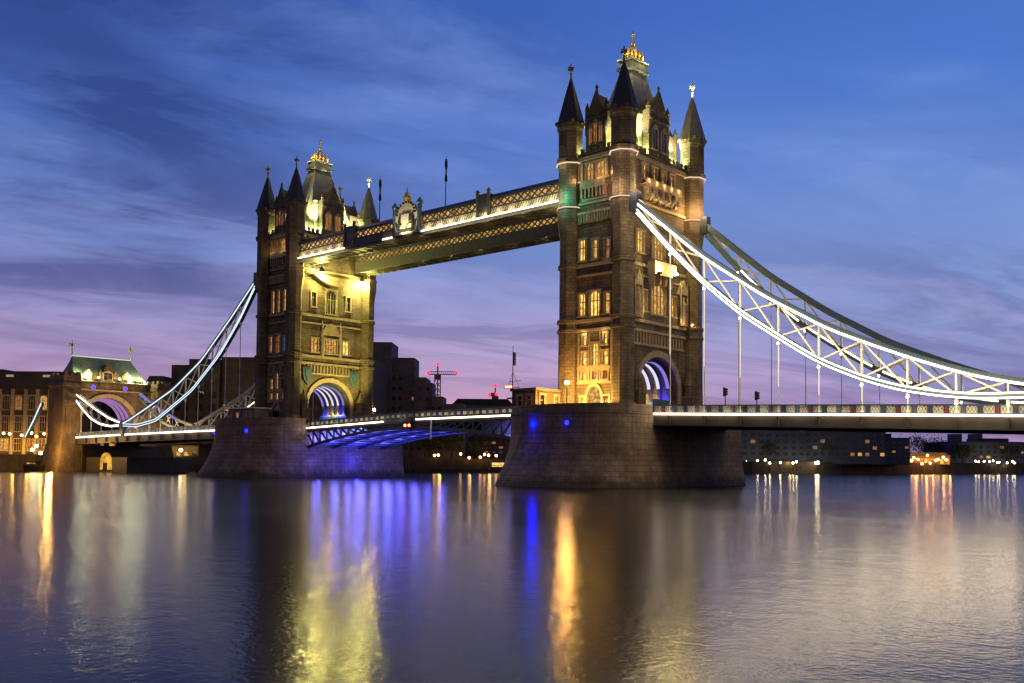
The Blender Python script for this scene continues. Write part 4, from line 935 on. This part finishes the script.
# ------------------------------------------------------------------ north gatehouse (abutment)
G = thing('gatehouse', 'stone gatehouse with green floodlit roof and wide road arch at the bridge end', 'gatehouse', (-180, 0, 0))
TG = lambda u, n, z: (-178 + n, u, z)
gw = M(); AW, AS, AC = 7.6, 12.5, 20.2; nn = 20
arc = [(.3 + AW * math.cos(math.pi * i / nn), AS + (AC - AS) * math.sin(math.pi * i / nn)) for i in range(nn + 1)]
gw.prism([(-8.8, 9), (arc[-1][0], 9)] + arc[::-1] + [(arc[0][0], 9), (12.4, 9), (12.4, 24.6), (-8.8, 24.6)], -9, 0, TG)
gwo = gw.build('wall', STONE, G)
am = M(); o1 = [(.3 + (AW + 1.) * math.cos(math.pi * i / nn), AS + (AC - AS + 1.) * math.sin(math.pi * i / nn)) for i in range(nn + 1)]
am.prism([(o1[0][0], 9)] + o1 + [(o1[-1][0], 9), (arc[-1][0] + .05, 9)] + [(a * .99 + .003, b - .05) for a, b in arc[::-1]] + [(arc[0][0] - .05, 9)], -.05, .4, TG); am.box(-8.9, 12.4, -.1, .35, 21.9, 22.3, TG); am.build('arch_moulding', TRIM, G)
for xx in (-2, -4.5, -7):
    TR = lambda u, n, z: (-178 + xx + n, u, z)
    M().prism([(a * .97, b - .1) for a, b in arc] + [(a * .90 + .02, b - .6) for a, b in arc[::-1]], -.15, .15, TR).build('light_strip', emit('gate_vault_glow' + str(xx), (.62, .32, .8), .55), G)  # glowing bands added for the pinkish light on the vault
bs = M(); bs.box(-188, -172.6, -8.6, 12.6, -2, 6.4); bs.box(-188.4, -172.2, -8.9, 12.9, 6.4, 6.9); bs.box(-176.6, -150, -7.5, 9, -2, 3.8); bs.build('base', DARKST, G)
rf_ = M(); rf_.loft([[(-188, -9.6, 24.4), (-177.6, -9.6, 24.4), (-177.6, 11.4, 24.4), (-188, 11.4, 24.4)], [(-187, -9.0, 25.8), (-178.8, -9.0, 25.8), (-178.8, 10.8, 25.8), (-187, 10.8, 25.8)], [(-184.2, -7.9, 29.6), (-181.7, -7.9, 29.6), (-181.7, 9.3, 29.6), (-184.2, 9.3, 29.6)], [(-183.1, -7.6, 31.4), (-182.9, -7.6, 31.4), (-182.9, 8.6, 31.4), (-183.1, 8.6, 31.4)]])
rfo = rf_.build('roof', COPPER, G)
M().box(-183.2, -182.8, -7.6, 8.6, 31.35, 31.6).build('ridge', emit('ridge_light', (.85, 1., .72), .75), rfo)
for y in (-7.6, 8.6):
    fm = M(); finial(fm, -183, y, 31.5, 4.2); fm.build('finial', CREAM, rfo)
gable(G, TG, 2.0, 24.4, 26.6, 29.4, [(-1.2, 1.2, 24.9, 27.)], GLD, 3.0)
for u in (-5.2, 5.4):
    dmm = M(); dmm.box(u - .8, u + .8, -1.4, .1, 24.6, 26.4, TG); dmm.prism([(u - 1., 26.4), (u + 1., 26.4), (u, 27.8)], -1.6, .25, TG); dmm.build('dormer', CREAM, G)
pg = M()
for i in range(10): u = -8.4 + i * 2.25; pg.box(u - .5, u + .5, -.3, .28, 24.6, 25.4, TG)
pg.build('parapet', STONE, G)
for i, (px, u0, u1, top) in enumerate((('w', -13.4, -8.8, 25.4), ('e', 12.4, 16.6, 24.6))):
    tm = M(); ring = lambda k, z: [TG(u, n, z) for u, n in ((u0 - k, 4 + k), (u1 + k, 4 + k), (u1 + k, -5 - k), (u0 - k, -5 - k))]
    tm.loft([ring(1.6, -2), ring(1.1, 2), ring(.2, 7.4), ring(0, 9.2), ring(0, 22.4), ring(.25, 22.6), ring(.25, 23.4), ring(0, 23.5), ring(0, top)])
    for a in range(3):
        for b in range(4): 
            if b in (0, 3) or a in (0, 2): tm.box(u0 + .2 + a * (u1 - u0 - 1.2) / 2, u0 + 1. + a * (u1 - u0 - 1.2) / 2, -4.8 + b * 2.55, -3.6 + b * 2.55, top, top + .9, TG)
    tm.box(u0 + .8, u1 - .8, 3.9, 4.12, 10.5, 17, TG)
    tm.build('corner_pillar', WARMB, G)
for u in (-3.9, 5.0):
    rw = M().tube(TG(u, -.1, 22.9), TG(u, .12, 22.9), .75, 14).build('round_window', TRIM, G)
    M().tube(TG(u, .1, 22.9), TG(u, .18, 22.9), .58, 14).build('pane', emit('gate_blue_lamp' + str(u), (.08, .06, 1.), 2.2), rw)
for u in (-2.9, 2.9):
    fl = M().box(u - .3, u + .3, .5, .9, 24.7, 25.2, TG).build('floodlight', BLACK, G); M().ball(TG(u, 1.0, 25.5), .3, 8, 5).build('lens', BULB_S, fl)
    lamp('gate_flood', fl, TG(u, 1.3, 25.8), 650, (1, .72, .25), .25)
for u in (-8.4, -6, 6.6, 10.): lamp('roof_flood', G, TG(u, .4, 26.0), 900, (.97, 1., .55), .3)
lamp('pillar_flood', G, (-171.5, -17.5, 7.0), 5000, (1, .55, .12), .3); lamp('pillar_flood', G, (-171, -17.0, 2.2), 500, (1, .5, .1), .3)
lamp('arch_flood', G, (-182, 4.5, 11), 1200, (.9, .55, .8), .3); lamp('arch_flood', G, (-181, -3, 10), 420, (1, .55, .2), .3); lamp('facade_flood', G, (-166, 2, 10.6), 12000, (1, .6, .25), .4)
nm = M(); nn = 10; nm.prism([(-3.1, .6)] + [(-3.1 * math.cos(math.pi * i / nn), 2.6 + 2.4 * math.sin(math.pi * i / nn)) for i in range(nn + 1)] + [(3.1, .6)], 0, .25, lambda u, n, z: (-161.0 + u, -7.5 - n, z))
nh = nm.build('water_arch', emit('water_arch_glow', (1., .55, .08), .9, .6), G); M().box(-162.0, -160.0, -8., -7.78, .6, 2.4).build('door', TIMBER, nh)
tie = thing('land_tie', 'slanting pale lit chain tie behind the gatehouse pillar, over the quay', 'chain', (-200, -12, 8))
pts = [(-189.5, -12.3, 18.4), (-194.5, -12.3, 13.6), (-199.5, -12.3, 9.4)]
M().sweep(pts, .7, .8).build('bar', BLUE, tie); M().sweep([(a, b - .38, c) for a, b, c in pts], .06, .55).build('light_strip', STRIP_C, tie)

# ------------------------------------------------------------------ buildings
def building(name, label, px0, px1, d, ytop, deep, wallm, roofm=None, cols=0, rows=0, litp=.1, panes=(PANE_MID,), zb=3.6, steps=None, roofh=0, wz0=None, cat='building', win=(.55, .5)):
    A = at(px0, 462, d); Bv = at(px1, 462, d); A.z = Bv.z = 0
    ux = (Bv - A); w = ux.length; ux.normalize(); uy = Vector((-ux.y, ux.x, 0))
    if uy.dot(Vector((sy, cy, 0))) < 0: uy = -uy
    ztop = at((px0 + px1) / 2, ytop, d).z
    O = A
    Tb = lambda u, n, z: tuple(O + ux * u - uy * n + Vector((0, 0, z)))
    Bd = thing(name, label, cat, tuple(O + ux * w / 2 + Vector((0, 0, zb))))
    wl = M()
    if steps:
        for (f0, f1, yt, dn) in steps:
            wl.box(w * f0, w * f1, -deep, -dn, zb, at(px0 + (px1 - px0) * (f0 + f1) / 2, yt, d).z, Tb)
    else: wl.box(0, w, -deep, 0, zb, ztop, Tb)
    wl.build('wall', wallm, Bd)
    if roofm and not steps:
        r = M()
        if roofh: r.prism([(-.4, ztop), (w + .4, ztop), (w - 2, ztop + roofh), (2, ztop + roofh)], -deep, .4, Tb)
        else:
            r.box(-.3, w + .3, -deep - .3, .3, ztop, ztop + .5, Tb); r.box(w * .3, w * .55, -deep * .7, -deep * .3, ztop + .5, ztop + 2.2, Tb)
        r.build('roof', roofm, Bd)
    if cols:
        rnd = random.Random(int(px0 * 7 + d)); z0 = wz0 if wz0 else zb + 2.5; cw = w / cols; rh = (ztop - z0 - .8) / rows
        fproto = {}
        for i in range(cols):
            for k in range(rows):
                if steps:
                    f = (i + .5) / cols; sp_ = [s for s in steps if s[0] <= f <= s[1]]
                    if not sp_: continue
                    zt_ = at(px0 + (px1 - px0) * f, sp_[-1][2], d).z; dn = sp_[-1][3]
                    if z0 + (k + 1) * rh > zt_ - .4: continue
                else: dn = 0
                lit_ = rnd.random() < litp; pm_ = rnd.choice(panes) if lit_ else GLD
                u, z = cw * (i + .5), z0 + rh * (k + .5)
                a, b, c, e = u - cw * win[0] / 2, u + cw * win[0] / 2, z - rh * win[1] / 2, z + rh * win[1] / 2
                fw = M(); 
                for x0, x1, y0, y1 in ((a - .15, a, c - .15, e + .15), (b, b + .15, c - .15, e + .15), (a, b, c - .15, c), (a, b, e, e + .15)): fw.box(x0, x1, -dn, -dn + .12, y0, y1, Tb)
                fo = fw.build('window', wallm, Bd); M().box(a, b, -dn + .02, -dn + .06, c, e, Tb).build('pane', pm_, fo)
    return Bd, Tb, w, ztop
OR = (PANE_ORANGE,)
bA, TA, wA, zA = building('warehouse', 'long dark warehouse with arched lit windows left of the gatehouse, lamps along its foot', -40, 62, 286, 387, 24, OLDB, None)
rr_ = M(); rr_.prism([(-1, zA), (wA + 1, zA), (wA - 1, zA + 4.6), (1, zA + 4.6)], -22, .6, TA); rr_.box(wA * .0, wA * 1.0, -.1, .5, zA - .5, zA + .1, TA); rfw = rr_.build('roof', TILE, bA)
for px in (8, 45):
    u = (px + 40) / 102 * wA; M().box(u - 1.1, u + 1.1, .58, .66, zA + 2.9, zA + 3.6, TA).build('skylight', emit('skylight' + str(px), (1, .8, .55), .3), rfw)
for i, px in enumerate((-30, -20, -8, 4, 17, 30, 42, 54)):
    u = (px + 40) / 102 * wA
    for k, (c, e, litm) in enumerate(((17.6, 21.6, PANE_MID if px in (42,) else PANE_LO if px in (17,) else GLD), (11.2, 15.6, GLD), (5.6, 9., (PANE_ORANGE, GLD, PANE_LO, PANE_MID, GLD, PANE_ORANGE, PANE_LO, GLD)[i]))):
        window(bA, TA, (u - 1.0, u + 1.0, c, e), litm, arched=k == 0, out=.15, base=.06)
pil = M()
for px in (-26, -14, -2, 11, 24, 36, 48, 60): u = (px + 40) / 102 * wA; pil.box(u - .45, u + .45, 0, .5, 3.6, 23.5, TA)
pil.build('pilaster', TRIM, bA)
building('office_block', 'dark flat-topped block behind the warehouse roof, farthest left', -60, 22, 340, 373, 30, DKB, TILE)
building('terrace_house', 'dark gabled house just right of the gatehouse roof', 141, 168, 300, 391, 16, DKB, TILE, 4, 3, .25, (PANE_LO, PANE_ORANGE), roofh=4.6)
building('terrace_house', 'row of dark houses behind the gatehouse arch', 60, 152, 330, 400, 16, DKB, TILE, 8, 3, .2, (PANE_LO, PANE_ORANGE), roofh=3.)
building('office_block', 'brown stepped office block between the gatehouse and the yellow-lit tower', 166, 372, 300, 362, 26, DKB, TILE, 16, 7, .04, (PANE_LO, PANE_ORANGE), steps=[(0, .10, 364, 2.5), (.10, .25, 359, 0), (.25, 1., 357, 1.5)])
building('quay_arcade', 'lit quayside arcade under the side span deck', 143, 198, 290, 447, 10, WARMB, TILE, 7, 1, .75, (PANE_ORANGE, PANE_MID), wz0=3.9)
building('hotel', 'big dark stepped hotel block just right of the yellow-lit tower', 368, 462, 330, 341, 14, HOTEL, None, 14, 11, .10, (PANE_LO, PANE_ORANGE, PANE_LO), steps=[(0, .235, 342, 0), (.235, .47, 357, 2), (.47, .60, 377, 1), (.60, .66, 382, 3), (.66, .78, 396, 2), (.78, 1., 403, 5)], win=(.5, .34))
building('market_hall', 'pale low hall with shallow gable seen over the drawbridge parapet', 452, 512, 420, 405, 20, CONC, TILE, roofh=2.6)
building('riverside_flats', 'low dark flats behind the lit pontoon, under the drawbridge', 408, 512, 345, 438, 18, DKB, TILE, 14, 3, .15, (PANE_LO, PANE_ORANGE))
building('riverside_block', 'tall dark riverside block beside the larger pier under the deck', 700, 806, 360, 424, 26, FARB, FARR, 13, 5, .05, (PANE_MID, PANE_LO))
building('riverside_block', 'broad dark wharf block in the middle under the long deck', 804, 886, 366, 423, 28, FARB, FARR, 11, 5, .12, (PANE_LO, PANE_MID))
building('riverside_block', 'lower dark wharf block beside the orange-lit warehouse', 884, 910, 370, 439, 24, FARB, FARR, 4, 4, .1, (PANE_LO,))
bO, TO, wO, zO = building('warehouse', 'small riverside warehouse glowing bright orange between dark blocks', 908, 950, 395, 456, 14, WARMB, TILE, roofh=1.4)
for i in range(8):
    u = wO * (i + .5) / 8; window(bO, TO, (u - .7, u + .7, 4., 5.9), ORANGEWALL if i % 3 else PANE_HI, out=.1, base=.06)
for i in range(5): lamp('forecourt_light', bO, TO(wO * (i + .5) / 5, 4 + 2 * (i % 2), 6.4), 900, (1, .38, .06), .3)
bP, TP, wP, zP = building('power_station', 'dark far building with two square chimneys near the end of the view', 950, 1075, 420, 443, 30, FARB, FARR, 18, 3, .10, (PANE_MID, PANE_LO))
for px in (966, 987): u = (px - 950) / 125 * wP; M().box(u - 2.2, u + 2.2, -14, -9, zP, at(px, 434, 420).z + (464 - 434) * 9.6 / 982, TP).build('chimney', FARB, bP)
# little riverside lamps
rs2 = random.Random(11)
def shore_lamps(items, label, group, mat=BULB_S, r=.32):
    proto = None
    for (px, py, d, k) in items:
        p = at(px + rs2.uniform(-1.5, 1.5), py + rs2.uniform(-1.2, 1.5), d + rs2.uniform(-3, 3))
        if proto is None:
            proto = thing('shore_lamp', label, 'street lamp', (p.x, p.y, 3.6), group)
            M().tube((p.x, p.y, 3.6), (p.x, p.y, 8.), .09, 6).build('post', BLACK, proto)
            M().ball((p.x, p.y, 8.3), r, 8, 5).build('globe', mat, proto); o = proto
            lo_ = bpy.data.lights.new('shore_glow', 'POINT'); lo_.energy = 220; lo_.color = (1, .5, .12); lo_.shadow_soft_size = r + .02
        else: o = copy_tree(proto); ROOT[o.name] = (p.x, p.y, 3.6)
        o.location = (p.x, p.y, 3.6 + p.z - 8.3); o.scale = (1, 1, 1)
        for ch in o.children:
            if ch.name.startswith('post'): ch.scale.z = 1
rs = random.Random(3)
shore_lamps([(px + rs.uniform(-2, 2), 463.5 - (px - 740) * 0.0 + rs.uniform(-1.5, 2), 347 + (px - 750) * .27 - 0, 1) for px in range(812, 908, 9)], 'orange lamp on the far embankment before the dark wharf blocks', 'orange lamps along the far embankment')
shore_lamps([(px, 461.5 + rs.uniform(-.6, .6), 349 + (px - 750) * .1, 1) for px in (746, 751, 757, 766, 770, 779, 794, 795)], 'yellow lamp on the far bank just clear of the larger pier', 'yellow lamps beside the larger pier', BULB_W)
shore_lamps([(816, 462, 356, 1), (819, 463, 356, 1)], 'bright paired lamp by a small kiosk on the far bank', 'paired kiosk lamps', BULB_W, .55)
shore_lamps([(px, 460 + rs.uniform(-5, 4), 388 + rs.uniform(0, 4), 1) for px in range(911, 950, 4)], 'orange lamp in the forecourt of the small orange-lit warehouse', 'forecourt lamps', BULB_S, .45)
shore_lamps([(px, 461.5, 412, 1) for px in (976, 980, 984, 988, 992, 996, 1000, 1008, 1012, 1016)], 'pale lamp in the straight row before the chimneyed building', 'pale lamps before the chimneyed building', BULB_W, .3)
shore_lamps([(px, py, 310 + (px - 415) * .08, 1) for px, py in ((434, 456), (438, 455.5), (460, 455), (469, 456.5), (481, 456), (486, 455), (490, 456), (496, 456.5))], 'yellow lamp on the pontoon seen under the drawbridge', 'pontoon lamps', BULB_S, .4)
shore_lamps([(px, py, 281, 1) for px, py in ((-6, 434), (3, 433), (11, 435), (21, 434), (31, 433), (37, 435), (44, 433), (52, 434))], 'orange lamp along the quay before the long warehouse', 'quay lamps before the warehouse', BULB_S, .36)
shore_lamps([(px, py, 284, 1) for px, py in ((154, 447), (165, 455), (180, 449))], 'lamp on the quay under the side span deck', 'quay lamps under the side span', BULB_W, .45)
quay = [(x, y) for x, y in ((0, 0),)]
for px, d, p in ((-20, 283, 520), (0, 283, 520), (14, 283, 520), (28, 283, 520), (42, 283, 520), (55, 283, 520)):
    q_ = at(px, 437, d); lamp('quay_glow', bA, (q_.x, q_.y, 6.6), p, (1, .55, .09), .3)
for px, py, d, p in ((154, 447, 286, 500), (172, 452, 286, 400), (185, 448, 287, 300), (470, 457, 322, 500), (440, 456, 318, 400), (490, 457, 324, 500), (757, 462, 352, 300), (790, 462, 354, 300)):
    q_ = at(px, py, d); lamp('bank_glow', None, tuple(q_), p, (1, .6, .16), .4)
# pontoon under the drawbridge
pA, pB = at(414, 466, 303), at(512, 466, 311)
PO = thing('pontoon', 'low dark floating pontoon with railings under the drawbridge', 'pontoon', (pA.x, pA.y, 0))
ux = Vector((pB.x - pA.x, pB.y - pA.y, 0)); wl_ = ux.length; ux.normalize(); uy = Vector((-ux.y, ux.x, 0))
Tp = lambda u, n, z: (pA.x + ux.x * u - uy.x * n, pA.y + ux.y * u - uy.y * n, z)
M().box(0, wl_, -4, 0, -.5, 1.1, Tp).build('hull', TIMBER, PO)
rl = M(); 
for i in range(28): rl.box(i * wl_ / 28, i * wl_ / 28 + .12, -.2, -.08, 1.1, 2.3, Tp)
rl.box(0, wl_, -.2, -.08, 2.2, 2.35, Tp); rl.box(0, wl_, -.18, -.1, 1.65, 1.75, Tp); rl.build('railing', BLACK, PO)
cn = M(); cn.box(6, 20, -3.6, -.8, 3.6, 3.8, Tp)
for u in (6.2, 10.8, 15.4, 19.6): cn.box(u, u + .2, -.95, -.8, 1.1, 3.6, Tp)
cn.build('canopy', DARKST, PO)
kb = M().box(24.2, 29.6, -3.4, -.6, 1.1, 3.7, Tp).build('kiosk', CONC, PO); M().box(24.6, 29.2, -.6, -.55, 1.9, 3.2, Tp).build('pane', PANE_HI, kb)
# moored boats on the left
def boat(px0, px1, py, d, label, hullm, cab):
    A, Bv = at(px0, py, d), at(px1, py, d); u_ = Vector((Bv.x - A.x, Bv.y - A.y, 0)); L_ = u_.length; u_.normalize(); v_ = Vector((-u_.y, u_.x, 0))
    Tq = lambda u, n, z: (A.x + u_.x * u - v_.x * n, A.y + u_.y * u - v_.y * n, z)
    Bt = thing('moored_boat', label, 'boat', (A.x, A.y, 0))
    st = lambda f, k, z: Tq(L_ * f, k, z)
    hm = M(); rings = []
    for f, hw, sh in ((0, .9, 1.7), (.08, 1.8, 1.55), (.3, 2.3, 1.35), (.6, 2.35, 1.3), (.82, 1.8, 1.5), (.94, .9, 1.8), (1., .15, 2.05)):
        rings.append([st(f, -hw, sh), st(f, -hw * .8, -.4), st(f, hw * .8, -.4), st(f, hw, sh)])
    hm.loft(rings); hm.build('hull', hullm, Bt)
    f0, f1, zc = cab
    cm = M(); cm.box(L_ * f0, L_ * f1, -1.6, 1.6, 1.2, zc, Tq); cbn = cm.build('cabin', TIMBER, Bt)
    M().box(L_ * f0 - .3, L_ * f1 + .3, -1.9, 1.9, zc, zc + .18, Tq).build('cabin_roof', CONC, cbn)
    k = max(3, int((f1 - f0) * L_ / 1.6))
    for i in range(k):
        u = L_ * f0 + (f1 - f0) * L_ * (i + .5) / k; wn = M().box(u - .45, u + .45, 1.6, 1.66, 1.9, zc - .35, Tq).build('window', PANE_LO if i % 3 else PANE_MID, cbn)
    M().tube(Tq(L_ * f1, 0, zc), Tq(L_ * f1, 0, zc + 2.6), .07, 6).build('mast', BLACK, Bt)
    return Bt
boat(-14, 24, 468, 268, 'long dark moored boat with a low cabin at the far left quay', TIMBER, (.12, .82, 3.9))
boat(24, 55, 470, 262, 'low dark moored boat nearest the gatehouse pillar', BLACK, (.2, .45, 2.6))
shore_lamps([(32, 450, 268, 1), (36, 447, 268, 1), (39, 452, 268, 1)], 'bright lamp above the low boat beside the gatehouse pillar', 'lamps above the low boat', BULB_W, .42)
# tower cranes
def crane(px, ybase, ytop, d, jib, label, tilt):
    p = at(px, 462, d); zt = at(px, ytop, d).z
    K = thing('tower_crane', label, 'crane', (p.x, p.y, 3.6)); w = 1.1
    m_ = M()
    for a in (-w, w):
        for b in (-w, w): m_.bar((p.x + a, p.y + b, 3.6), (p.x + a, p.y + b, zt), .32)
    n = int((zt - 3.6) / 3)
    for i in range(n):
        z0, z1 = 3.6 + i * 3, 6.6 + i * 3
        m_.bar((p.x - w, p.y - w, z0), (p.x + w, p.y - w, z1), .24); m_.bar((p.x + w, p.y - w, z0), (p.x + w, p.y + w, z1), .24); m_.bar((p.x + w, p.y + w, z0), (p.x - w, p.y + w, z1), .24)
    m_.build('mast', DARKST, K)
    ja, jb = jib; e0 = Vector((p.x, p.y, zt)) + rgt0 * ja; e1 = Vector((p.x, p.y, zt)) + rgt0 * jb; e0.z += -ja * tilt * 0 + (0 if tilt == 0 else -.0); e1.z += jb * tilt
    j = M()
    for dz2, off in ((0, -.8), (0, .8), (1.6, 0)):
        o_ = Vector((sy, cy, 0)) * off + Vector((0, 0, dz2)); j.bar(e0 + o_, e1 + o_, .3)
    for i in range(14):
        q0 = e0.lerp(e1, i / 14); q1 = e0.lerp(e1, (i + 1) / 14); j.bar(q0, q1 + Vector((0, 0, 1.6)), .2)
    j.build('jib', DARKST, K); M().box(p.x - 1.2, p.x + 1.2, p.y - 1.2, p.y + 1.2, zt - 2.6, zt).build('cab', DARKST, K)
    M().bar((p.x, p.y, zt), (p.x, p.y, zt + 4.5), .5).build('apex', DARKST, K)
    for q0 in (e0, e1, Vector((p.x, p.y, zt + 4.6))):
        M().ball(tuple(q0 + Vector((0, 0, .9))), .95, 8, 5).build('beacon', BULB_R, K); lamp('beacon_glow', K, tuple(q0 + Vector((0, -2.4, 1.2))), 160, (1, .03, .06), .5)
crane(436.5, 400, 374.5, 520, (-5., 10.), 'complete tower crane with a level jib and red beacons behind the hotel', 0)
crane(494.5, 405, 396, 520, (-3, .6), 'crane with a short jib and red beacons seen beside the signal mast', .0)
# trees on the far bank
def tree(px, d, h, w, label, seed, zb=3.6):
    p = at(px, 462, d); rn = random.Random(seed)
    K = thing('tree', label, 'tree', (p.x, p.y, zb)); tr = M(); tr.tube((p.x, p.y, zb), (p.x, p.y, zb + h * .5), .35, 8, .2)
    limbs = []
    for i in range(7):
        a = rn.uniform(0, 6.28); e = (p.x + math.cos(a) * w * .32, p.y + math.sin(a) * w * .32, zb + h * rn.uniform(.55, .85)); limbs.append(e); tr.tube((p.x, p.y, zb + h * rn.uniform(.3, .48)), e, .14, 6, .04)
    tr.build('trunk', BARK, K)
    cr = M(); cl = [(e[0], e[1], e[2]) for e in limbs] + [(p.x + rn.gauss(0, w * .2), p.y + rn.gauss(0, w * .2), zb + h * rn.uniform(.5, .95)) for _ in range(9)]
    for c in cl:
        for _ in range(70):
            v = Vector((rn.gauss(0, 1), rn.gauss(0, 1), rn.gauss(0, .8))) * w * .13; q0 = Vector(c) + v
            a = Vector((rn.gauss(0, 1), rn.gauss(0, 1), rn.gauss(0, 1))).normalized() * .32; b = Vector((rn.gauss(0, 1), rn.gauss(0, 1), rn.gauss(0, 1))).normalized() * .26
            cr.add([q0 - a, q0 - b, q0 + a, q0 + b], [(0, 1, 2, 3)])
    cr.build('crown', LEAF, K)
for i, (px, d, h, w, lb) in enumerate(((766, 362, 8.5, 8, 'small dark tree before the tall riverside block, nearest the larger pier'), (792, 364, 9.5, 8, 'dark tree before the tall riverside block, right of the yellow lamps'), (828, 369, 8., 7, 'short dark tree at the left end of the broad wharf block'), (862, 372, 10, 8, 'dark tree before the middle of the broad wharf block'), (962, 416, 9, 9, 'dark tree at the left corner of the chimneyed building'), (1006, 420, 8, 10, 'wide dark tree before the chimneyed building, nearest the frame edge'), (452, 328, 10.5, 9, 'dark tree behind the middle of the lit pontoon'), (425, 326, 9, 7, 'small dark tree at the hotel end of the pontoon'), (478, 332, 8.5, 8, 'dark tree behind the yellow pontoon lamps, nearest the larger pier'),
        (897, 405, 11, 10, 'dark tree behind the lower wharf block under the long deck'), (921, 430, 12.5, 11, 'taller dark tree rising behind the orange-lit warehouse'), (937, 432, 12, 12, 'round dark tree behind the orange-lit warehouse, nearest the chimneys'))):
    tree(px, d, h, w, lb, 20 + i)
